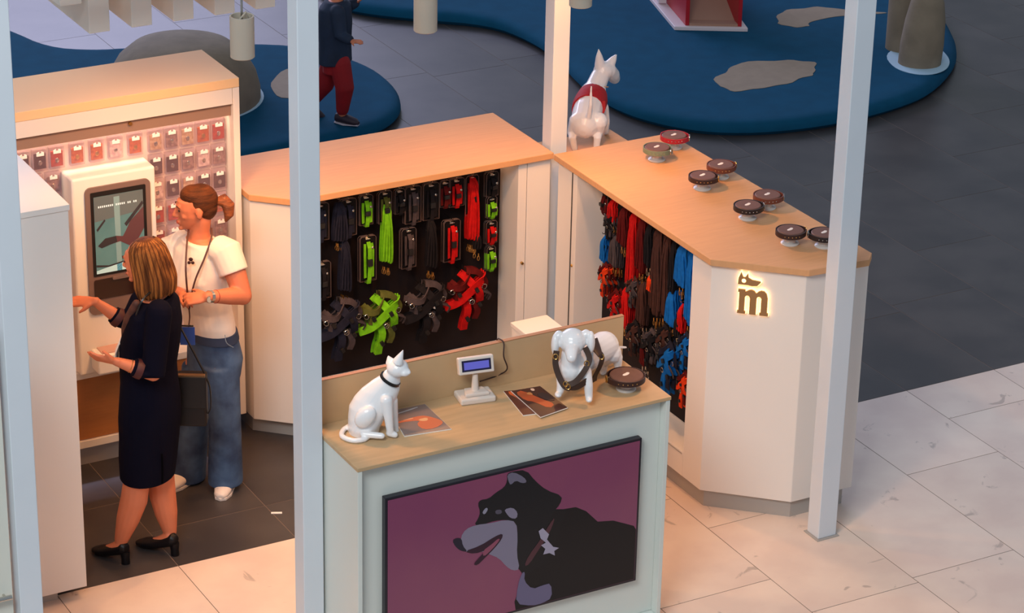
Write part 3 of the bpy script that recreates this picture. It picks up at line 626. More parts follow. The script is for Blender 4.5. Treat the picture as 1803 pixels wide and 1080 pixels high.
mb.tube(smoothpath(tp, 3), .0125, 10, round_=True)
cbody = mb.blob('cat_body', mannequin, cat, .004, 5)
tag_p = []
n = 24; ax = (P(700,650,.02)-P(674,690,.02)).normalized(); cc = P(687,668,.02); u1 = ax.orthogonal().normalized(); v1 = ax.cross(u1)
MB().tube([cc+(u1*math.cos(2*PI*k/n)+v1*math.sin(2*PI*k/n))*.0475 for k in range(n)], .0022, flat=(ax, .007), closed=True).build('collar', blackplastic, cat, smooth=True)
MB().ell(cc+RV*.034-ZV*.026-HV*.01, RV, .006, HV, .006, ZV, .010, 8, 6).build('collar_tag', c_dark, cat, smooth=True)

# dachshund-like figure on the counter, facing the viewer
base = atz(1010, 700, CT); P = PTF(base)
dg = empty('dog_figure', (base.x, base.y, CT), 'white drop-eared dog mannequin in a dark leather harness on the counter', 'dog figure')
mb = MB()
mb.tube([P(1006,650,-.02), P(1024,636,.07), P(1048,618,.17), P(1064,609,.24)], [.070, .066, .070, .070], 18, round_=True)
mb.tube([P(1006,655,-.03), P(1006,622,-.03)], [.058, .046], 16, round_=True)
mb.ell(P(1008,601,-.03), RV, .063, HV, .062, ZV, .062)
mb.tube([P(1007,608,-.05), P(1006,622,-.11), P(1006,630,-.13)], [.040, .029, .024], 14, round_=True)
for s, a in ((-1, ((984,592,-.03), (979,607,-.04), (979,625,-.05))), (1, ((1032,590,-.02), (1039,603,-.03), (1040,621,-.04)))):
    pp = [P(*q) for q in a]; mb.ell(pp[1]-RV*s*-.004, RV, .019, HV, .032, ZV, .056)
    mb.ell(pp[0]+ZV*.004, RV, .022, HV, .024, ZV, .022)
mb.tube([P(990,662,-.03), P(988,680,-.05), P(986,690,-.055)], [.030, .021, .018], 12, round_=True); mb.ell(P(983,695,-.075), RV, .018, HV, .024, ZV, .013)
mb.tube([P(1030,655,-.06), P(1036,680,-.08), P(1037,700,-.085)], [.032, .022, .018], 12, round_=True); mb.ell(P(1037,704,-.10), RV, .016, HV, .022, ZV, .012)
for x, y, d in ((1088, 640, .24), (1062, 648, .26)):
    mb.tube([P(1074,622,.24), P(x,y-8,d), P(x,y+6,d)], [.056, .026, .018], 12, round_=True); mb.ell(P(x-1,y+9,d-.01), RV, .014, HV, .02, ZV, .010)
mb.tube([P(1080,612,.27), P(1102,612,.33)], [.010, .006], 8, round_=True)
mb.blob('dog_body', mannequin, dg, .004, 4)
leather = mat('harness_leather', (64, 40, 26), .45, noise=.2, nscale=40)
def strap(pts, nm, parent, m=leather, hw=.014, wd=None, th=.003):
    q = smoothpath(pts, 5); wd = wd or ZV; MB().tube(q, th, flat=(wd, hw)).build(nm, m, parent, smooth=True)
strap([P(980,618,-.07), P(978,640,-.085), P(984,662,-.10), P(994,680,-.115), P(1004,684,-.118)], 'chest_strap', dg, wd=RV)
strap([P(1030,612,-.06), P(1038,632,-.075), P(1030,652,-.095), P(1014,672,-.112), P(1000,678,-.118)], 'chest_strap', dg, hw=.013, wd=RV)
strap([P(1000,682,-.118), P(1015,682,-.112), P(1031,672,-.095), P(1040,660,-.05)], 'belly_strap', dg, wd=ZV)
strap([P(1043,608,.06), P(1052,618,.03), P(1060,630,.03), P(1056,646,.02), P(1048,662,.02), P(1046,672,.03)], 'girth_strap', dg, wd=RV*.7+HV*.7)
mb = MB(); mb.loft([(P(1045,600,.07), (RV*.5+HV*.8).normalized(), .036, ZV, .006), (P(1051,615,.02), (RV*.5+HV*.8).normalized(), .032, ZV, .006), (P(1057,626,.0), (RV*.5+HV*.8).normalized(), .020, ZV, .006)]); mb.build('back_pad', leather, dg, smooth=True)
for q in ((978,628,-.085), (1000,681,-.122), (1033,640,-.085), (1059,628,.02), (996,676,-.12)):
    c = P(*q); MB().tube([c+RV*.011*math.cos(2*PI*k/10)+ZV*.013*math.sin(2*PI*k/10)-HV*.003 for k in range(10)], .0028, 6, closed=True).build('buckle', brass, dg, smooth=True)

# standing dog figure from behind with a red jacket harness
base = atz(1035, 262, 1.2) + HV*.0; P = PTF(base)
base.z = 1.2
d3 = empty('dog_figure', base, 'white prick-eared dog mannequin seen from behind in a red jacket', 'dog figure')
mb = MB(); wm = mannequin
mb.tube([P(1030,218,.0), P(1034,200,.08), P(1038,182,.18), P(1044,166,.26)], [.084, .086, .088, .078], 16, round_=True)
mb.tube([P(1046,166,.26), P(1050,150,.30), P(1057,134,.34)], [.072, .058, .054], 16, round_=True)
mb.ell(P(1063,124,.36), RV, .060, HV, .062, ZV, .054)
mb.tube([P(1070,124,.37), P(1079,132,.42), P(1082,138,.45)], [.050, .042, .034], 14, round_=True)
for a, b in (((1056,112,.34), (1054,86,.33)), ((1075,112,.38), (1086,95,.40))):
    p, q = P(*a), P(*b); mb.tube([p-(q-p)*.3, p, p*.5+q*.5, q], [.034, .030, .020, .003], 10)
for s, x in ((-1, 1012), (1, 1048)):
    mb.tube([P(x+6,214,-.0), P(x-2 if s < 0 else x+4,232,.02)], [.054, .038], 12, round_=True)
    mb.tube([P(x-2 if s < 0 else x+4,232,.02), P(x-4 if s < 0 else x+4,244,-.04), P(x if s < 0 else x+2,262,-.03)], [.034, .022, .017], 12, round_=True)
    p = P(x if s < 0 else x+2,262,-.03); p.z = 1.212; mb.ell(p-HV*-.02, RV, .017, HV, .03, ZV, .012)
for x, d in ((1040, .24), (1066, .22)):
    q = P(x,240,d); q.z = 1.213; mb.tube([P(x-6,190,d), P(x,215,d), q+ZV*.01], [.040, .027, .018], 12, round_=True); mb.ell(q+HV*.015, RV, .016, HV, .03, ZV, .012)
mb.tube([P(1036,208,-.05), P(1040,185,-.07), P(1041,152,-.05)], [.016, .012, .005], 10, round_=True)
mb.blob('dog_body', mannequin, d3, .005, 4)
jr = mat('red_mesh_fabric', (176, 10, 24), .75, noise=.2, nscale=60)
mb = MB(); ax = (P(1038,182,.18)-P(1034,200,.08)).normalized(); sd_ = RV*.98
a1 = P(1037,190,.14); a2 = P(1042,172,.25); up = ax.cross(RV).normalized()
def ring_(c, ru, rv): return (c, RV, ru, ZV, rv)
mb.loft([ring_(P(1035,194,.11), .092, .094), ring_(P(1037,187,.15), .096, .097), ring_(P(1041,178,.20), .094, .095), ring_(P(1043,171,.25), .086, .086)], 28); mb.build('jacket', jr, d3, smooth=True)
mb = MB(); c = P(1052,153,.30); mb.tube([c+RV*.063*math.cos(2*PI*k/20)+(HV*.8-ZV*.35)*.063*math.sin(2*PI*k/20) for k in range(20)], .0025, 6, closed=True); mb.build('neck_seam', mat('seam_beige', (206, 170, 140), .6), d3, smooth=True)
strap([P(1062,178,.12), P(1063,192,.10), P(1056,205,.09), P(1050,212,.1)], 'jacket_strap', d3, m=jr, hw=.010, wd=RV)

# ------------------------------------------------------------------ merchandise on the boards
cards = mat('black_card', (16, 13, 14), .5, alpha=.9, spec=.2)
FAB = {}
def fabm(n, c): FAB[n] = mat('webbing_'+n, c, .8, spec=.12, noise=.25, nscale=35); return FAB[n]
for n, c in dict(green=(120, 200, 30), red=(196, 22, 22), black=(30, 27, 30), navy=(36, 37, 52), grey=(78, 68, 70), blue=(18, 104, 186), brown=(74, 46, 40), orange=(236, 66, 24), maroon=(92, 20, 20), olive=(92, 96, 44)).items(): fabm(n, c)
def hook(t, L=.12): MB().tube([(0, .0, .0), (0, -L, .004), (0, -L-.006, .016)], .0022, 6).build('hook', chrome, t, world=False)
# every maker builds in local space: item hangs from the origin, faces -Y
def mk_card(col, w=.094, h=.20):
    t = empty('collar_pack', (0, 0, -6), '', 'pack')
    mb = MB()
    mb.ext([(-w/2, 0), (-w/2, -h), (w/2, -h), (w/2, 0), (.016, 0), (.016, -.012), (-.016, -.012), (-.016, 0)], (0, 0, .008), (1,0,0), ZV, (0,-1,0), .002); mb.build('backing_card', cards, t, world=False)
    mb = MB(); mb.tube([(-w/2, -.003, -.0), (-w/2, -.003, -h), (w/2, -.003, -h), (w/2, -.003, 0), (w/2-.01, -.003, .012), (-w/2+.01, -.003, .012)], .002, 5, closed=True); mb.build('card_rim', mat('rim_grey', (96, 78, 74), .4), t, world=False)
    for k, dx in enumerate((-.020, .0, .020)):
        if k == 1: MB().tube([(0, -.004, -.02), (0, -.020, -.05), (.002, -.022, -h*.6), (0, -.016, -h*.95), (0, -.01, -h*1.05)], .0025, flat=((1,0,0), .011)).build('strap', FAB[col], t, world=False)
        else: MB().tube([(dx, -.004, -.03), (dx*1.2, -.012, -.07), (dx*1.1, -.012, -h*.9)], .002, flat=((1,.3,0), .008)).build('strap', FAB[col], t, world=False)
    MB().box(-.015, .015, -.034, -.018, -h*.62, -h*.46).build('buckle', blackplastic, t, world=False, bevel=.003)
    MB().ell((.022, -.014, -.055), (1,0,0), .008, (0,1,0), .004, ZV, .008, 8, 5).build('ring', chrome, t, world=False, smooth=True)
    MB().ell((0, -.004, -.004), (1,0,0), .016, (0,1,0), .003, ZV, .005, 10, 5).build('hang_slot', chrome, t, world=False, smooth=True)
    return t
def mk_lead(col, L=.42, n=4, clip=brass, w=.0056, seed=0):
    rnd = random.Random(seed+hash(col) % 7 if False else seed); t = empty('lead_bundle', (0, 0, -6), '', 'lead')
    for k in range(n):
        x = (k-(n-1)/2)*.0175; j = rnd.uniform(-.006, .006); dy = -.012-.008*rnd.random()
        p = [(x*.3, -.006, .0), (x*.8, dy-.004, -.04), (x+j, dy, -L*.35), (x-j, dy-.004, -L*.7), (x+j*.5-.004, dy, -L*(.86+.1*rnd.random())), (x-.001, dy-.012, -L*(.9+.1*rnd.random())), (x+.002, dy-.012, -L*.7), (x*.6+.002, dy-.014, -L*.25), (0, -.01, 0)]
        MB().tube(smoothpath(p, 3), .0016, flat=((1, rnd.uniform(-.5, .5), 0), w)).build('webbing_loop', FAB[col], t, world=False, smooth=True)
    MB().tube([(0.024, -.012, -.055), (0, -.024, -.06), (-.024, -.012, -.065)], .002, flat=(ZV, .010)).build('tie_band', blackplastic, t, world=False)
    for x in (-.012, .014):
        mb = MB(); z = -L*1.03-rnd.uniform(0, .03); mb.tube([(x, -.014, z), (x, -.014, z-.018)], .004, 6); mb.tube([(x+.007*math.cos(a), -.014, z-.030+.013*math.sin(a)) for a in [2*PI*q/10 for q in range(10)]], .0025, 5, closed=True)
        mb.build('snap_hook', clip, t, world=False, smooth=True)
    return t
def mk_harness(col, seed=0, s=1.0, col2=None):
    rnd = random.Random(seed); t = empty('pet_harness', (0, 0, -6), '', 'harness'); F = FAB[col]; G = FAB[col2 or col]
    def rb(p, hw, th=.0035, m=F, nm='strap', wd=(1,0,.4)): MB().tube(smoothpath([Vector(q)*s for q in p], 4), th, flat=(wd, hw*s)).build(nm, m, t, world=False, smooth=True)
    rb([(-.10, -.03, -.12), (-.05, -.05, -.10), (.0, -.06, -.06), (.06, -.06, -.01), (.075, -.04, .01)], .018, wd=(.3,0,1))
    rb([(-.015, -.02, .015), (.015, -.05, -.02), (.045, -.065, -.06), (.055, -.05, -.11)], .017)
    rb([(.0, -.03, .03), (.05, -.04, .02), (.085, -.04, -.03), (.075, -.03, -.07)], .012, m=G)
    rb([(-.01, -.03, -.09), (.0, -.05, -.14), (-.012, -.045, -.20), (-.015, -.04, -.235)], .016)
    rb([(.03, -.03, -.10), (.045, -.05, -.15), (.035, -.045, -.19)], .013, m=G)
    rb([(-.06, -.02, -.02), (-.04, -.045, -.05), (-.05, -.05, -.09)], .014, m=G)
    rb([(-.08, -.03, -.03), (-.03, -.06, -.03), (.02, -.03, .02)], .013, m=G, wd=(.3,0,1))
    MB().ell(Vector((.0, -.035, -.05))*s, (1,0,.5), .055*s, (0,1,0), .016*s, (-.5,0,1), .04*s).build('padding', mat('harness_pad_'+col, tuple(int(v*.35) for v in {'green': (120,200,30), 'red': (214,26,26), 'black': (60,52,56), 'navy': (60,62,80), 'blue': (18,104,186), 'brown': (80,54,46), 'orange': (236,66,24), 'grey': (96,84,86), 'maroon': (110,26,26)}.get(col, (80,80,80))), .8, spec=.1), t, world=False, smooth=True)
    for q in ((-.045, -.062, -.06), (.03, -.075, -.045), (.05, -.06, -.12), (-.005, -.06, -.18)):
        q = Vector(q)*s; MB().obox(q, (1,0,.5), (-.5,0,1), (0,1,0), .008*s, .011*s, .005*s).build('buckle', blackplastic, t, world=False, bevel=.002)
    for q in ((.012, -.066, -.10), (.075, -.05, -.045), (-.07, -.045, -.05)):
        q = Vector(q)*s; MB().tube([q+Vector((.011*math.cos(a), 0, .011*math.sin(a)))*s for a in [2*PI*k/10 for k in range(10)]], .0022, 5, closed=True).build('ring', chrome, t, world=False, smooth=True)
    rb([(.06, -.06, -.06), (.10, -.06, -.08), (.095, -.05, -.11)], .004, th=.002, m=FAB['grey'], nm='stitching_cord')
    MB().tube([(0, -.02*s, .0), (0, -.02*s, .045*s)], .003, 6).build('hanger', blackplastic, t, world=False)
    return t
cache = {}
ordn = ['front', 'second', 'third', 'rearmost']
def hang(kind, args, x, z, label, depth=2, side='A', group='goods hanging on the back display board', kw={}, gap=.022):
    key = (kind.__name__, args, tuple(sorted(kw.items())))
    for k in range(depth):
        lab_ = label if depth == 1 else ('%s, %s piece' % (label, ['front', 'middle' if depth == 3 else 'rear', 'rear'][k]))
        o = kind(*args, **kw) if key not in cache else None
        if o is None: o = copy_tree(cache[key], (0,0,0), lab_)
        else: cache[key] = o
        if side == 'A':
            o.location = (x+.004*k, 12.44-.052+gap*k, z-.006*k+.0); o.rotation_euler = (0, 0, .06*((k*37+int(x*100)) % 3-1))
        else:
            o.location = (7.265-.045+gap*k, x+.003*k, z-.006*k); o.rotation_euler = (0, 0, -PI/2+.07*((k*31+int(x*100)) % 3-1))
        o['label'] = lab_; o['group'] = group
    hk = empty('display_hook', (0, 0, 0), 'peg for %s' % label, 'hook', 'peg hooks')
    MB().tube([(0, .0, .012), (0, -.10, .012), (0, -.105, .022)], .0022, 6).build('peg', chrome, hk, world=False)
    if side == 'A': hk.location = (x, 12.478, z+.004)
    else: hk.location = (7.293, x, z+.004); hk.rotation_euler = (0, 0, -PI/2)
tA = 1.30
hang(mk_card, ('navy',), 5.765, tA, 'navy strap pack in the top row beside the white post', 3)
hang(mk_lead, ('navy',), 5.87, tA, 'long navy lead in the top row, second hook', 2, kw=dict(L=.22, n=5))
hang(mk_card, ('navy',), 5.93, tA-.005, 'navy collar pack in the top row, left of the first green pack', 3)
hang(mk_card, ('green',), 6.035, tA, 'small green collar pack in the top row', 3, kw=dict(w=.075, h=.16))
hang(mk_lead, ('green',), 6.147, tA-.06, 'bright green lead hanging down from the top row', 2, kw=dict(L=.34, n=4, w=.0062))
hang(mk_card, ('olive',), 6.147, tA+.002, 'green lead card with black bands in the top row', 2, kw=dict(w=.08, h=.17))
hang(mk_card, ('black',), 6.235, tA, 'slim black collar pack in the top row right of the green lead', 2, kw=dict(w=.06, h=.13))
hang(mk_card, ('grey',), 6.315, tA, 'grey collar pack in the middle of the top row', 3)
hang(mk_card, ('black',), 6.425, tA, 'black collar pack in the top row left of the red packs', 3, kw=dict(h=.20))
hang(mk_card, ('maroon',), 6.51, tA, 'dark red collar pack in the top row', 2, kw=dict(w=.06, h=.14))
hang(mk_card, ('red',), 6.58, tA, 'red collar pack in the top row', 3, kw=dict(h=.15))
hang(mk_lead, ('red',), 6.675, tA, 'long bright red lead in the top row', 3, kw=dict(L=.37, n=4, w=.0078))
hang(mk_card, ('red',), 6.675, tA+.002, 'tall red lead card at the top', 1, kw=dict(w=.078, h=.22))
hang(mk_card, ('black',), 6.80, tA, 'black collar pack at the top right corner of the board', 3, kw=dict(w=.075, h=.13))
hang(mk_card, ('green',), 6.80, 1.155, 'small green pack in the right column below the black one', 2, kw=dict(w=.062, h=.11))
hang(mk_card, ('red',), 6.80, 1.01, 'small red pack in the right column', 3, kw=dict(w=.07, h=.12))
hang(mk_card, ('green',), 6.80, .86, 'lowest small green pack in the right column', 3, kw=dict(w=.055, h=.13))
hang(mk_card, ('black',), 5.775, .96, 'black collar pack in the second row beside the white post', 3, kw=dict(h=.20))
hang(mk_lead, ('navy',), 5.90, 1.08, 'dark navy lead with brass clips in the second row', 3, kw=dict(L=.30, n=4))
hang(mk_card, ('green',), 6.045, 1.06, 'large green collar pack in the second row', 3, kw=dict(w=.095, h=.25))
hang(mk_card, ('grey',), 6.29, 1.06, 'grey collar pack in the second row', 3, kw=dict(w=.09, h=.22))
hang(mk_lead, ('black',), 6.42, 1.10, 'black lead with brass clip in the second row', 2, kw=dict(L=.28, n=4))
hang(mk_card, ('red',), 6.555, 1.06, 'large red collar pack in the second row', 3, kw=dict(w=.10, h=.23))
hang(mk_lead, ('black',), 6.70, .98, 'short black lead with steel clip left of the right column', 1, kw=dict(L=.10, n=3))
hang(mk_harness, ('navy', 4, 1.3, 'grey'), 5.86, .70, 'navy harness in the bottom row beside the white post', 3, gap=.03)
hang(mk_harness, ('green', 5, 1.3, 'olive'), 6.10, .69, 'bright green harness in the bottom row', 3, gap=.03)
hang(mk_harness, ('black', 5, 1.3, 'grey'), 6.375, .70, 'black harness in the bottom row with white badge', 3, gap=.03)
hang(mk_harness, ('red', 3, 1.3, 'maroon'), 6.63, .73, 'bright red harness in the bottom row', 3, gap=.03)
bdg = tag(MB().ell((6.418, 12.312, .618), (1,0,0), .017, (0,1,0), .003, ZV, .02).build('round_badge', tabm, smooth=True), 'small round white badge on the black harness', 'badge')
GB = 'goods hanging on the right display board'
def hb(kind, col, y, z, label, depth=2, kw={}, gap=.022):
    if kind is mk_harness: kw = dict(kw, col2={'blue': 'navy', 'orange': 'maroon', 'red': 'maroon', 'brown': 'black', 'black': 'grey', 'grey': 'brown'}[col])
    hang(kind, (col,), y, z, label, depth, 'B', GB, kw, gap)
tB = 1.30
hb(mk_card, 'maroon', 11.88, tB-.0, 'dark red collar pack at the far end of the top row', 2, dict(w=.06, h=.12))
hb(mk_lead, 'red', 11.78, tB, 'short red strap bundle at the far top', 2, dict(L=.12, n=4))
hb(mk_harness, 'black', 11.80, 1.20, 'small black harness near the far end', 2, dict(s=.6))
hb(mk_lead, 'maroon', 11.66, tB, 'dark red lead bundle near the far end', 3, dict(L=.22, n=5))
hb(mk_lead, 'red', 11.56, tB, 'long red lead bundle, top row of the right board', 3, dict(L=.44, n=5))
hb(mk_lead, 'maroon', 11.47, tB, 'maroon lead bundle right of the long red leads', 2, dict(L=.30, n=5))
hb(mk_lead, 'black', 11.40, tB, 'black lead bundle in the middle of the right board', 2, dict(L=.24, n=4, clip=chrome))
hb(mk_lead, 'brown', 11.31, tB, 'long brown leather lead bundle', 3, dict(L=.48, n=6))
hb(mk_lead, 'brown', 11.22, tB, 'second long brown leather lead bundle', 3, dict(L=.46, n=5, seed=3))
hb(mk_lead, 'black', 11.155, tB, 'black lead bundle left of the blue harness', 2, dict(L=.30, n=3, clip=chrome))
hb(mk_lead, 'blue', 11.075, tB, 'wide bright blue strap bundle at the near top', 3, dict(L=.22, n=6, w=.008))
hb(mk_lead, 'blue', 10.98, tB, 'long blue lead bundle beside the angled end', 3, dict(L=.40, n=4, w=.007))
hb(mk_lead, 'maroon', 10.90, tB, 'narrow dark red lead at the near edge', 2, dict(L=.34, n=2))
hb(mk_lead, 'blue', 11.85, 1.06, 'short blue strap bundle at the far end', 2, dict(L=.15, n=3))
hb(mk_lead, 'grey', 11.74, 1.10, 'grey strap bundle near the far end', 3, dict(L=.17, n=5))
hb(mk_harness, 'orange', 11.82, .89, 'orange-red harness at the far end', 3, dict(s=.75), .03)
hb(mk_harness, 'red', 11.70, .78, 'red harness low at the far end', 2, dict(s=.85), .03)
hb(mk_lead, 'red', 11.60, .86, 'lower red lead bundle', 3, dict(L=.24, n=5))
hb(mk_harness, 'grey', 11.53, .93, 'grey harness in the middle of the right board', 2, dict(s=.7), .03)
hb(mk_lead, 'brown', 11.44, .95, 'lower brown lead bundle', 2, dict(L=.24, n=5, clip=chrome))
hb(mk_lead, 'orange', 11.36, 1.03, 'short copper-orange strap bundle among the brown leads', 1, dict(L=.10, n=3))
hb(mk_harness, 'brown', 11.50, .68, 'dark brown harness low in the middle', 3, dict(s=.8), .03)
hb(mk_harness, 'black', 11.33, .70, 'black harness low, right of the brown harness', 3, dict(s=.85), .03)
hb(mk_harness, 'brown', 11.20, .78, 'brown harness left of the blue straps', 2, dict(s=.8, seed=2), .03)
hb(mk_lead, 'maroon', 11.40, .62, 'small dark red lead bundle at the very bottom', 2, dict(L=.14, n=3, clip=chrome))
hb(mk_lead, 'blue', 11.15, 1.02, 'blue strap bundle in the second row', 3, dict(L=.20, n=5, w=.0075))
hb(mk_lead, 'red', 11.05, .98, 'red strap bundle between the blue ones', 2, dict(L=.16, n=3))
hb(mk_lead, 'black', 11.08, .90, 'black lead with steel clip below the blue straps', 2, dict(L=.12, n=3, clip=chrome))
hb(mk_harness, 'blue', 11.13, .70, 'bright blue harness in the bottom row', 3, dict(s=1.15), .03)
hb(mk_harness, 'blue', 10.99, .82, 'blue harness at the near end', 2, dict(s=.8), .03)
hb(mk_harness, 'orange', 10.98, .60, 'orange harness lowest at the near end', 3, dict(s=.8), .03)

# ------------------------------------------------------------------ people
skin = mat('warm_skin', (206, 122, 88), .55, noise=.06, nscale=12); lipm = mat('lips', (170, 76, 66), .5); eyem = mat('eye_dark', (46, 26, 22), .4); browm = mat('brow_brown', (74, 42, 30), .7)
def hand(mb, wrist, dr, nrm, side, s=1.0, curl=.5):
    dr = dr.normalized(); nrm = (nrm-dr*nrm.dot(dr)).normalized(); lat = dr.cross(nrm)*side
    mb.loft([(wrist-dr*.02*s, lat, .026*s, nrm, .020*s), (wrist+dr*.01*s, lat, .028*s, nrm, .017*s), (wrist+dr*.04*s, lat, .038*s, nrm, .015*s), (wrist+dr*.08*s, lat, .040*s, nrm, .013*s), (wrist+dr*.092*s, lat, .036*s, nrm, .009*s)], 14)
    for k, (o_, L) in enumerate(((-.030, .062), (-.010, .074), (.011, .070), (.030, .054))):
        b = wrist+dr*.078*s+lat*o_*s; d1 = (dr+lat*o_*2.2).normalized(); c = curl*(.8+.15*k)
        d2 = (d1*math.cos(c)+nrm*math.sin(c)); d3_ = (d1*math.cos(c*1.9)+nrm*math.sin(c*1.9))
        p1 = b+d1*L*.42*s; p2 = p1+d2*L*.34*s; p3 = p2+d3_*L*.26*s
        mb.tube([b, p1, p2, p3], [.0100*s, .0092*s, .0085*s, .0072*s], 8, round_=True)
    b = wrist+dr*.025*s-lat*.026*s; d1 = (dr*.72-lat*.68+nrm*.25).normalized(); p1 = b+d1*.036*s; p2 = p1+(d1*.8+dr*.4+nrm*.15).normalized()*.028*s
    mb.tube([b, p1, p2], [.014*s, .011*s, .0085*s], 8, round_=True)
def head(mb, c, f, s=1.0, ear=True):
    f = f.normalized(); l_ = ZV.cross(f).normalized(); u = f.cross(l_)
    def q(a, b, d): return c+(f*a+l_*b+u*d)*s
    mb.ell(q(-.010, 0, .028), l_, .074*s, f, .093*s, u, .086*s)
    mb.loft([(q(.020, 0, .055), l_, .062*s, f, .070*s), (q(.024, 0, .01), l_, .066*s, f, .072*s), (q(.024, 0, -.03), l_, .062*s, f, .068*s), (q(.028, 0, -.065), l_, .050*s, f, .060*s), (q(.040, 0, -.095), l_, .030*s, f, .040*s), (q(.046, 0, -.108), l_, .015*s, f, .02*s)], 20)
    mb.ell(q(.084, 0, -.098), l_, .016*s, f, .014*s, u, .013*s)                # chin
    mb.tube([q(.090, 0, .018), q(.104, 0, -.006), q(.114, 0, -.026)], [.009*s, .009*s, .010*s], 8, round_=True)
    mb.ell(q(.102, 0, -.031), l_, .015*s, f, .010*s, u, .008*s)                # nostrils
    mb.tube([q(.083, -.040, .028), q(.092, 0, .026), q(.083, .040, .028)], [.009*s]*3, 8)   # brow ridge
    for sg_ in (-1, 1):
        mb.ell(q(.066, sg_*.038, -.024), l_, .018*s, f, .014*s, u, .018*s)     # cheek
        if ear: mb.ell(q(-.008, sg_*.076, -.006), l_+f*.2*sg_, .008*s, f, .018*s, u, .030*s)
    mb.ell(q(.093, 0, -.060), l_, .024*s, f, .009*s, u, .010*s); mb.ell(q(.090, 0, -.072), l_, .020*s, f, .009*s, u, .008*s)
    return q
def face_parts(q, t, f, s=1.0):
    l_ = ZV.cross(f).normalized(); u = f.cross(l_)
    for sg_ in (-1, 1):
        MB().ell(q(.0875, sg_*.031, .006), l_, .012*s, f, .005*s, u, .0045*s).build('eye', eyem, t, smooth=True)
        MB().tube([q(.095, sg_*.014, .026), q(.097, sg_*.030, .032), q(.086, sg_*.048, .026)], [.002*s, .0032*s, .0015*s], 6).build('eyebrow', browm, t, smooth=True)
    MB().ell(q(.1005, 0, -.0635), l_, .020*s, f, .0045*s, u, .0075*s).build('lips', lipm, t, smooth=True)

# --- woman in a white t-shirt
b2 = atz(356, 855, 0); P = PTF(b2)
w2 = empty('person', b2, 'person in white t-shirt and wide blue jeans with ponytail and lanyard, looking left', 'person')
F2 = (-RV*.74-HV*.67).normalized(); L2 = ZV.cross(F2)
fh = (-RV*.97-HV*.22-ZV*.06).normalized()
mb = MB(); hc = P(345, 366, 0); q2 = head(mb, hc, fh, 1.0)
mb.tube([P(355,385,.0), P(352,405,0), P(352,425,0)], [.050, .050, .058], 16, round_=True)
def torso(lv, F, L, n=24, g=0, pw=1): return [(P(px, py, d)+F*(fo), L, ru+g, F, rv+g, pw) for px, py, d, ru, rv, fo in lv]
T2 = [(352, 418, 0, .07, .055, 0), (353, 428, 0, .125, .068, 0), (353, 440, 0, .168, .085, 0), (355, 465, 0, .172, .10, .01), (357, 490, 0, .158, .122, .02), (360, 512, 0, .143, .115, .012), (364, 540, 0, .130, .098, 0), (368, 565, 0, .142, .10, 0), (372, 595, 0, .160, .112, -.01), (373, 625, 0, .170, .118, -.02), (372, 650, 0, .165, .11, -.015)]
mb.loft(torso(T2, F2, L2), 24)
sl2 = P(398,443,-.12); el2 = P(427,521,-.20); wr2 = P(366,523,-.36); mb.tube([sl2, sl2*.5+el2*.5+RV*.006, el2], [.060, .056, .048], 14, round_=True); mb.tube([el2, el2*.6+wr2*.4, wr2], [.047, .043, .028], 14, round_=True)
hand(mb, wr2, (-RV*.97-ZV*.10-HV*.10), (HV*.55-ZV*.8), 1, .95, .75)
sr2 = P(309,430,.12); er2 = P(305,505,.02); wr2b = P(322,520,-.20); mb.tube([sr2, er2], [.048, .038], 14, round_=True); mb.tube([er2, wr2b], [.036, .024], 12, round_=True); hand(mb, wr2b, (RV*.3-HV*.8+ZV*.1), (-ZV*.6+HV*.4), -1, .9, .8)
legs2 = [([P(388,640,-.06), P(396,740,-.07), P(397,842,-.03)]), ([P(354,640,.07), P(341,740,.06), P(332,835,.06)])]
for lg in legs2: mb.tube([lg[0], lg[0]*.5+lg[1]*.5, lg[1], lg[1]*.6+lg[2]*.4, lg[2]], [.082, .070, .052, .050, .034], 14, round_=True)
mb.blob('body', skin, w2, .0055, 3); face_parts(q2, w2, fh)
tee = mat('white_cotton', (240, 226, 214), .85, noise=.04, nscale=8, bump=.5, bscale=9)
mb = MB(); lv = [(352, 422, 0, .085, .066, 0)]+T2[1:8]; mb.loft(torso(lv, F2, L2, g=.018)+[(P(371,583,0), L2, .158, F2, .112)], 28)
for a, b, c in ((sl2, el2, -1), (sr2, er2, 1)):
    m_ = a*.52+b*.48; mb.tube([a+ZV*.004+(P(353,440,0)-a)*.25, a, m_], [.080, .082, .076], 16)
mb.tube([P(345,490,-.07)+L2*.06, P(345,492,-.07)+L2*.061], .062, 14, round_=True); mb.tube([P(345,490,-.07)-L2*.06, P(345,492,-.07)-L2*.061], .062, 14, round_=True)
mb.blob('t_shirt', tee, w2, .006, 4)
jean = mat('blue_denim', (76, 106, 146), .85, rgb2=(42, 62, 98), nscale=7, bump=.5, bscale=14)
mb = MB(); mb.loft(torso([(371, 578, 0, .158, .114, 0), (373, 600, 0, .164, .115, -.01), (373, 625, 0, .176, .124, -.02), (372, 655, 0, .172, .118, -.015)], F2, L2), 26)
for lg, k in zip(legs2, (0, 1)):
    a, b, c = lg; mb.loft([(a, L2, .094, F2, .102), (a*.5+b*.5, L2, .084, F2, .094), (b, L2, .078, F2, .086), (b*.5+c*.5, L2, .082, F2, .090), (c+ZV*.02, L2, .088, F2, .094), (c-ZV*.025, L2, .088, F2, .094)], 20)
mb.blob('jeans', jean, w2, .007, 3)
MB().loft(torso([(371.5, 576, 0, .162, .117, 0), (372.3, 590, 0, .168, .122, -.003)], F2, L2), 28).build('waistband', mat('dark_denim', (46, 60, 88), .8), w2, smooth=True)
strap([P(396,590,-.15), P(399,604,-.17), P(411,612,-.14)], 'pocket_seam', w2, m=mat('denim_seam', (120, 140, 160), .8), hw=.002, th=.0015)
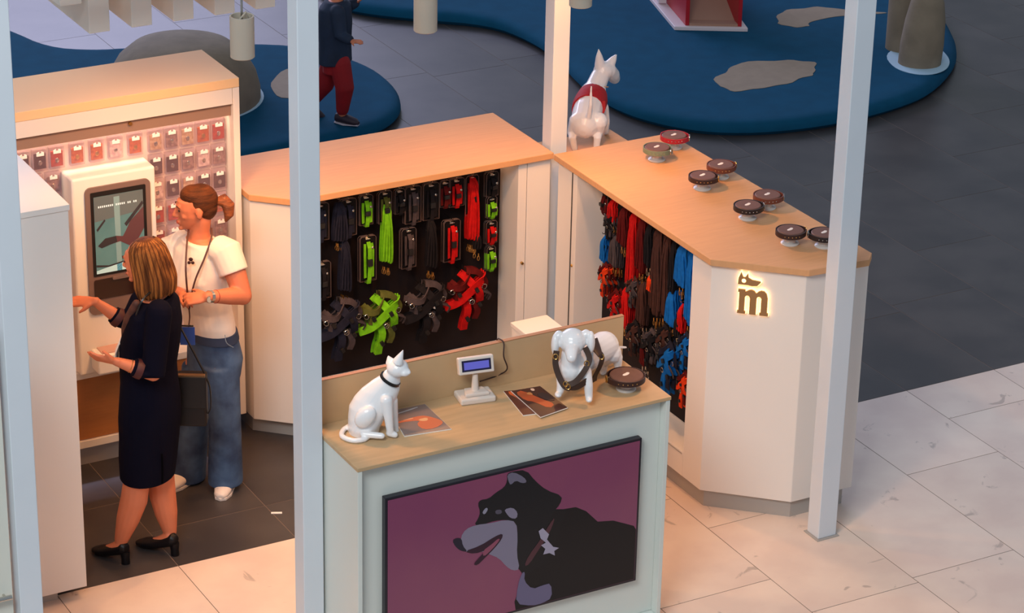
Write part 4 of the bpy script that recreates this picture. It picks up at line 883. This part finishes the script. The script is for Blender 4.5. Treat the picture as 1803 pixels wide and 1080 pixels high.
snk = mat('white_sneaker', (236, 226, 220), .5)
for px, py, d in ((397, 864, -.06), (322, 852, .03)):
    c = atz(px, py, 0); c.z = .0; f_ = (-HV*.96-RV*.12).normalized() if px > 350 else (-HV*.8-RV*.5).normalized(); l_ = ZV.cross(f_)
    mb = MB(); mb.loft([(c-f_*.13+ZV*.045, l_, .030, ZV, .038), (c-f_*.08+ZV*.05, l_, .038, ZV, .048), (c-f_*.0+ZV*.042, l_, .043, ZV, .040), (c+f_*.06+ZV*.032, l_, .046, ZV, .030), (c+f_*.10+ZV*.026, l_, .036, ZV, .024), (c+f_*.12+ZV*.022, l_, .018, ZV, .014)], 18)
    sh = mb.blob('sneaker', snk, w2, .005, 3)
    mb = MB(); mb.prism([((c+f_*a+l_*b).x, (c+f_*a+l_*b).y) for a, b in ((-.14,-.02),(-.14,.02),(-.05,.043),(.06,.047),(.11,.03),(.125,0),(.11,-.03),(.06,-.047),(-.05,-.043))], .0, .016); mb.build('sole', mat('sole_white', (226, 218, 214), .6), w2, bevel=.003)
hairb = mat('brown_hair', (96, 54, 30), .6, spec=.15, rgb2=(58, 32, 20), nscale=10, stretch=(1, 1, 6), bump=.5, bscale=60)
lh = ZV.cross(fh).normalized(); uh = fh.cross(lh)
mb = MB(); mb.ell(q2(-.026, 0, .040), lh, .080, fh, .090, uh, .084); mb.ell(q2(-.05, 0, .0), lh, .070, fh, .060, uh, .07); mb.ell(q2(.008, 0, .072), lh, .070, fh, .068, uh, .050)
mb.blob('hair', hairb, w2, .005, 2)
mb = MB(); mb.tube([q2(-.10,0,.02), P(393,352,.03), P(402,362,.03), P(403,378,.03), P(398,388,.03)], [.020, .034, .034, .026, .010], 12, round_=True); mb.blob('ponytail', mat('copper_hair', (150, 82, 40), .5, rgb2=(92, 48, 26), nscale=14, stretch=(1, 1, 5), bump=.6, bscale=60), w2, .005, 2)
MB().tube([q2(-.10,0,.02)+(uh*math.cos(a)+lh*math.sin(a))*.02 for a in [2*PI*k/12 for k in range(12)]], .005, 6, closed=True).build('hair_tie', blackplastic, w2, smooth=True)
lany = mat('lanyard_brown', (70, 34, 28), .6)
n2 = P(334,545,-.20)
strap([P(372,402,-.05), P(372,420,-.11), P(360,455,-.165), P(345,490,-.20), P(337,520,-.215), P(333,545,-.20)], 'lanyard_strap', w2, m=lany, hw=.0045, wd=RV)
strap([P(332,405,-.03), P(329,430,-.11), P(327,470,-.18), P(329,505,-.205), P(333,545,-.20)], 'lanyard_strap', w2, m=lany, hw=.0045, wd=RV)
strap([P(333,545,-.20), P(334,560,-.20), P(332,576,-.22)], 'lanyard_strap', w2, m=lany, hw=.003, wd=RV)
MB().obox(P(330,592,-.24), RV, ZV, HV, .038, .050, .002).build('badge', mat('badge_blue', (60, 96, 190), .35), w2, bevel=.003)
MB().obox(P(330,574,-.24), RV, ZV, HV, .030, .004, .003).build('badge_clip', chrome, w2)
mb = MB(); c = P(336,457,-.155); mb.ell(c, RV, .011, HV, .004, ZV, .011, 8, 6); mb.ell(c-ZV*.018-RV*.009, RV, .009, HV, .004, ZV, .009, 8, 6); mb.ell(c-ZV*.018+RV*.009, RV, .009, HV, .004, ZV, .009, 8, 6); mb.build('pendant', mat('pendant_black', (60, 30, 30), .4), w2, smooth=True)
fd2 = (wr2-el2).normalized(); c = wr2-fd2*.015; u1 = fd2.orthogonal().normalized(); v1 = fd2.cross(u1)
MB().tube([c+(u1*math.cos(a)+v1*math.sin(a))*.029 for a in [2*PI*k/20 for k in range(20)]], .003, flat=(fd2, .009), closed=True).build('watch_band', chrome, w2, smooth=True)
wc_ = w2
wcase = MB().loft([(c-HV*.026, fd2, .019, ZV, .019), (c-HV*.036, fd2, .018, ZV, .018)], 16).build('watch_case', chrome, wc_)
MB().loft([(c-HV*.0362, fd2, .014, ZV, .014), (c-HV*.037, fd2, .014, ZV, .014)], 16).build('watch_dial', mat('dial', (190, 190, 180), .3), wcase)
c = wr2-fd2*.05; MB().tube([c+(u1*math.cos(a)+v1*math.sin(a))*.0325 for a in [2*PI*k/20 for k in range(20)]], .0022, 6, closed=True).build('bracelet', mat('red_cord', (150, 40, 30), .6), w2, smooth=True)

# --- woman in navy
b1 = atz(245, 978, 0); P = PTF(b1)
w1 = empty('person', b1, 'person in a navy dress suit and black heels seen from behind, reaching left', 'person')
F1 = (-RV*.95+HV*.30).normalized(); L1 = ZV.cross(F1)
fh1 = (-RV*.93+HV*.35-ZV*.12).normalized()
mb = MB(); hc = P(254, 460, 0); q1 = head(mb, hc, fh1, 1.0)
mb.tube([P(268,480,0), P(270,505,0), P(272,522,0)], [.048, .048, .058], 14, round_=True)
T1 = [(272, 514, 0, .07, .055, 0), (272, 526, 0, .13, .07, 0), (272, 540, 0, .17, .09, 0), (270, 570, 0, .172, .115, 0), (267, 605, 0, .155, .128, .01), (264, 640, 0, .142, .122, .01), (263, 670, 0, .148, .122, 0), (264, 700, 0, .168, .128, 0), (264, 730, 0, .176, .132, 0)]
mb.loft(torso(T1, F1, L1), 24)
sn = P(280,550,-.165); en = P(270,658,-.22); wn = P(205,637,-.25)
mb.tube([sn, en], [.048, .038], 14, round_=True); mb.tube([en, en*.5+wn*.5, wn], [.038, .034, .022], 14, round_=True)
hand(mb, wn, (-RV*.95+ZV*.20), (ZV*.6+HV*.6), 1, .92, .25)
sf = P(250,530,.165); ef = P(226,572,.13); wf = P(167,531,.12)
mb.tube([sf, ef], [.048, .036], 14, round_=True); mb.tube([ef, ef*.5+wf*.5, wf], [.036, .032, .021], 14, round_=True)
hand(mb, wf, (-RV*1.0-ZV*.02), (-ZV*.8+HV*.3), -1, .92, .3)
lg1 = [([P(252,740,-.07), P(240,850,-.07), P(236,880,-.07), P(214,950,-.06)]), ([P(275,740,.07), P(284,840,.06), P(286,870,.06), P(299,935,.05)])]
for lg in lg1: mb.tube([lg[0], lg[1], lg[2], lg[2]*.5+lg[3]*.5, lg[3]], [.085, .066, .068, .058, .036], 14, round_=True)
feet = []
for lg, (hx, hy, tx_, ty_) in zip(lg1, ((224, 993, 172, 975), (311, 978, 250, 962))):
    he = atz(hx, hy, 0); to = atz(tx_, ty_, 0); fdir = (to-he).normalized(); feet.append((he, to, fdir))
    an = lg[3]; mb.tube([an, an*.3+(he+ZV*.085)*.7+fdir*.02, he+fdir*.10+ZV*.05, to-fdir*.03+ZV*.025], [.030, .032, .030, .022], 12, round_=True)
mb.blob('body', skin, w1, .0055, 3); face_parts(q1, w1, fh1)
navy = mat('navy_suiting', (13, 14, 30), .85, spec=.06, noise=.15, nscale=6, bump=.35, bscale=9)
mb = MB(); mb.loft(torso([(272, 520, 0, .10, .072, 0)]+T1[1:], F1, L1, g=.014)+[(P(263,765,0), L1, .182, F1, .140), (P(261,800,0), L1, .174, F1, .138), (P(260,836,0), L1, .162, F1, .130)], 28)
mb.tube([sn, en, en*.62+wn*.38], [.064, .058, .048], 16, round_=True); mb.tube([sf, ef, ef*.72+wf*.28], [.060, .054, .046], 16, round_=True)
mb.blob('suit_dress', navy, w1, .0065, 3)
cuffm = mat('burgundy_cuff', (70, 24, 26), .6)
for a, b, k in ((en, wn, .40), (ef, wf, .32)):
    d_ = (b-a).normalized(); c = a+(b-a)*k; u1 = d_.orthogonal().normalized(); v1 = d_.cross(u1)
    MB().loft([(c-d_*.018, u1, .049, v1, .049), (c, u1, .050, v1, .050), (c+d_*.016, u1, .046, v1, .046)], 20).build('cuff', cuffm, w1, smooth=True)
    MB().loft([(c+d_*.014, u1, .044, v1, .044), (c+d_*.026, u1, .042, v1, .042)], 20).build('cuff', navy, w1, smooth=True)
c = en+(wn-en)*.62; d_ = (wn-en).normalized(); u1 = d_.orthogonal().normalized(); v1 = d_.cross(u1)
MB().tube([c+(u1*math.cos(a)+v1*math.sin(a))*.031 for a in [2*PI*k/20 for k in range(20)]], .002, 6, closed=True).build('bracelet', brass, w1, smooth=True)
mb = MB(); mb.loft([(P(212,600,-.02), HV, .05, F1, .006), (P(206,615,-.02), HV, .06, F1, .008), (P(206,632,-.02), HV, .05, F1, .006)], 14); mb.build('blouse_hem', tabm, w1, smooth=True)
mb = MB(); mb.tube([P(240,535,-.12), P(228,560,-.10), P(222,580,-.06), P(218,595,-.03)], [.020, .026, .024, .012], 10, round_=True); mb.build('scarf', mat('brown_scarf', (84, 48, 40), .7, rgb2=(50, 30, 30), nscale=30), w1, smooth=True)
strap([P(272,508,-.08), P(250,530,-.15), P(238,560,-.14), P(232,590,-.11)], 'lapel_cord', w1, m=blackplastic, hw=.004, wd=RV)
strap([P(285,800,-.145), P(286,825,-.148), P(286,852,-.15)], 'skirt_vent', w1, m=mat('vent_black', (4, 4, 8), .9, spec=.05), hw=.005, wd=RV)
blond = mat('highlighted_hair', (172, 112, 58), .6, spec=.15, rgb2=(92, 54, 30), nscale=9, stretch=(5, 5, .6), bump=.6, bscale=40)
blond2 = mat('dark_blond_hair', (112, 68, 38), .6, spec=.1, rgb2=(74, 44, 26), nscale=9, stretch=(5, 5, .6), bump=.5, bscale=40)
lh1 = ZV.cross(fh1).normalized(); uh1 = fh1.cross(lh1)
mb = MB(); mb.ell(q1(-.022, 0, .036), lh1, .086, fh1, .094, uh1, .088)
mb.loft([(q1(-.030, 0, .05), lh1, .088, fh1, .085), (P(268,470,0), lh1, .097, fh1, .092), (P(271,490,0), lh1, .104, fh1, .092), (P(273,505,0), lh1, .100, fh1, .088), (P(274,513,0), lh1, .092, fh1, .080)], 24)
hair1 = mb.blob('hair', blond2, w1, .005, 2)
rr_ = random.Random(4)
for k in range(46):                                                           # locks of the bob on the near side and back
    a = -1.05+2.9*k/45; out = (-fh1*math.cos(a-.0)*.5+lh1*1.0*math.cos(a-1.2)+0*uh1)
    ang = PI*.30+PI*1.05*k/45; dirv = fh1*math.cos(ang)+lh1*math.sin(ang)
    base_ = q1(-.022, 0, .036)
    p0 = base_+uh1*.074+dirv*.045; p1 = base_+uh1*.035+dirv*.087; p2 = P(270,480,0)+dirv*.102; p3 = P(272,498,0)+dirv*.103; p4 = P(273,513+rr_.uniform(0, 4),0)+dirv*(.088+rr_.uniform(0, .012))
    MB().tube(smoothpath([p0, p1, p2, p3, p4], 3), [.0065]*12+[.002], 6).build('hair_lock', blond if k % 3 else blond2, hair1, smooth=True)
pump = mat('black_leather', (14, 13, 18), .4, spec=.3)
for (he, to, fdir), nm in zip(feet, ('pump', 'pump')):
    l_ = ZV.cross(fdir); Ls = (to-he).length
    mb = MB(); mb.loft([(he-fdir*.002+ZV*.085, l_, .024, ZV, .022), (he+fdir*.02+ZV*.084, l_, .034, ZV, .038), (he+fdir*.07+ZV*.060, l_, .036, ZV, .032), (he+fdir*.12+ZV*.040, l_, .042, ZV, .030), (he+fdir*(Ls-.02)+ZV*.028, l_, .042, ZV, .025), (he+fdir*(Ls+.02)+ZV*.018, l_, .024, ZV, .015), (he+fdir*(Ls+.035)+ZV*.014, l_, .008, ZV, .008)], 18)
    o = mb.blob(nm, pump, w1, .0045, 2)
    mb = MB(); mb.loft([(he+fdir*.012+ZV*.07, l_, .024, fdir, .026), (he+fdir*.010+ZV*.03, l_, .021, fdir, .021), (he+fdir*.009, l_, .022, fdir, .022)], 16); mb.build('shoe_heel', pump, w1, smooth=True)

# handbag carried behind the navy suit
hbg = empty('handbag', P(340,745,.16), 'black leather shoulder bag with a brass trim hanging behind the navy suit', 'bag')
cbag = P(338,702,.17)
MB().obox(cbag, RV, ZV, HV, .075, .135, .045).build('bag_body', pump, hbg, bevel=.012, seg=3)
MB().obox(cbag+ZV*.055-HV*.047, RV, ZV, HV, .077, .085, .004).build('flap', mat('flap_leather', (18, 18, 22), .35, spec=.3), hbg, bevel=.003)
MB().obox(cbag+ZV*.142-HV*.035, RV, ZV, HV, .072, .006, .012).build('brass_trim', mat('dull_brass', (110, 84, 58), .4, metal=.6), hbg)
strap([cbag+RV*.072+ZV*.12, cbag+RV*.090+ZV*.06, cbag+RV*.092-ZV*.04, cbag+RV*.078-ZV*.08], 'hanging_strap', hbg, m=pump, hw=.006, wd=HV)
strap([cbag-RV*.07+ZV*.13, P(300,600,.13), P(290,548,.12), P(283,528,.13)], 'shoulder_strap', hbg, m=pump, hw=.008, wd=HV)
strap([cbag+RV*.07+ZV*.13, P(330,600,.20), P(300,545,.18), P(283,528,.14)], 'shoulder_strap', hbg, m=pump, hw=.008, wd=HV)

# --- child in the background
b3 = atz(612, 214, .1); P = PTF(b3)
w3 = empty('person', b3, 'child in a navy jacket and red trousers walking on the blue play mat', 'person')
F3 = (RV*.85-HV*.5).normalized(); L3 = ZV.cross(F3)
mb = MB(); q3 = head(mb, P(603, -32, 0), F3, .92)
mb.tube([P(597,-20,0), P(592,5,0)], [.04, .045], 12, round_=True)
T3 = [(590, 0, 0, .06, .05, 0), (590, 10, 0, .125, .07, 0), (590, 40, 0, .125, .085, 0), (590, 75, 0, .115, .08, 0), (590, 108, 0, .12, .085, 0)]
mb.loft(torso(T3, F3, L3), 20)
hipn, kn, an = P(598,112,-.05), P(607,155,-.08), P(603,200,-.05); hipf, kf, af = P(583,112,.05), P(572,150,.06), P(552,180,.10)
for a, b, c in ((hipn, kn, an), (hipf, kf, af)): mb.tube([a, b, c], [.06, .045, .03], 12, round_=True)
sN, eN, wN = P(594,22,-.11), P(600,62,-.14), P(618,72,-.20); mb.tube([sN, eN, wN], [.035, .03, .02], 10, round_=True); hand(mb, wN, (F3*.9+ZV*.1), (ZV*-.8+HV*.2), 1, .65, .4)
sF, eF, wF = P(586,18,.11), P(610,12,.16), P(628,4,.16); mb.tube([sF, eF, wF], [.035, .03, .02], 10, round_=True); hand(mb, wF, (F3*.7+ZV*.6), (ZV*-.6+HV*.2), -1, .65, .4)
mb.blob('body', skin, w3, .006, 2); face_parts(q3, w3, F3, .92)
mb = MB(); mb.loft(torso(T3, F3, L3, g=.02), 20); mb.tube([sN, eN, eN*.2+wN*.8], [.055, .046, .036], 12, round_=True); mb.tube([sF, eF, eF*.2+wF*.8], [.055, .046, .036], 12, round_=True)
mb.blob('jacket', mat('child_navy', (26, 44, 70), .8, noise=.3, nscale=10), w3, .007, 3)
mb = MB(); mb.tube([hipn, kn, an+ZV*.03], [.078, .066, .045], 14, round_=True); mb.tube([hipf, kf, af+ZV*.02], [.076, .062, .045], 14, round_=True); mb.loft(torso([(591, 100, 0, .11, .08, 0), (591, 125, 0, .11, .08, 0)], F3, L3), 16)
mb.blob('trousers', mat('child_red', (150, 10, 22), .8, noise=.2, nscale=10), w3, .007, 3)
mb = MB(); mb.ell(q3(-.02,0,.03), L3, .078, F3, .09, ZV, .085); mb.blob('hair', hairb, w3, .007, 1)
for c, dr in ((P(608,212,-.05), (RV*.9-HV*.4).normalized()), (af-ZV*.06, (RV*.8-ZV*.5).normalized())):
    up_ = ZV; l_ = up_.cross(dr).normalized(); u_ = dr.cross(l_)
    if c.z < .2: c.z = .135
    mb = MB(); mb.loft([(c-dr*.07+u_*.005, l_, .03, u_, .03), (c-dr*.03+u_*.01, l_, .036, u_, .038), (c+dr*.03, l_, .04, u_, .03), (c+dr*.08-u_*.006, l_, .034, u_, .022), (c+dr*.105-u_*.012, l_, .014, u_, .010)], 16); mb.build('shoe', mat('child_shoe', (44, 30, 44), .6), w3, smooth=True)
    MB().loft([(c-dr*.075-u_*.028, l_, .028, u_, .008), (c-u_*.032, l_, .04, u_, .008), (c+dr*.10-u_*.026, l_, .024, u_, .007)], 14).build('sole', mat('child_sole', (190, 180, 190), .6), w3, smooth=True)

# scrap of paper on the floor
tag(MB().obox((5.125, 11.58, .0015), (.9, -.42, 0), (.42, .9, 0), ZV, .028, .008, .0015).build('paper_scrap', tabm), 'small white strip of litter on the dark floor near the white post', 'litter')

# anything left at the hidden prototype height is removed
for o in list(bpy.data.objects):
    if o.parent is None and o.location.z < -4: raise RuntimeError('unplaced '+o.name)
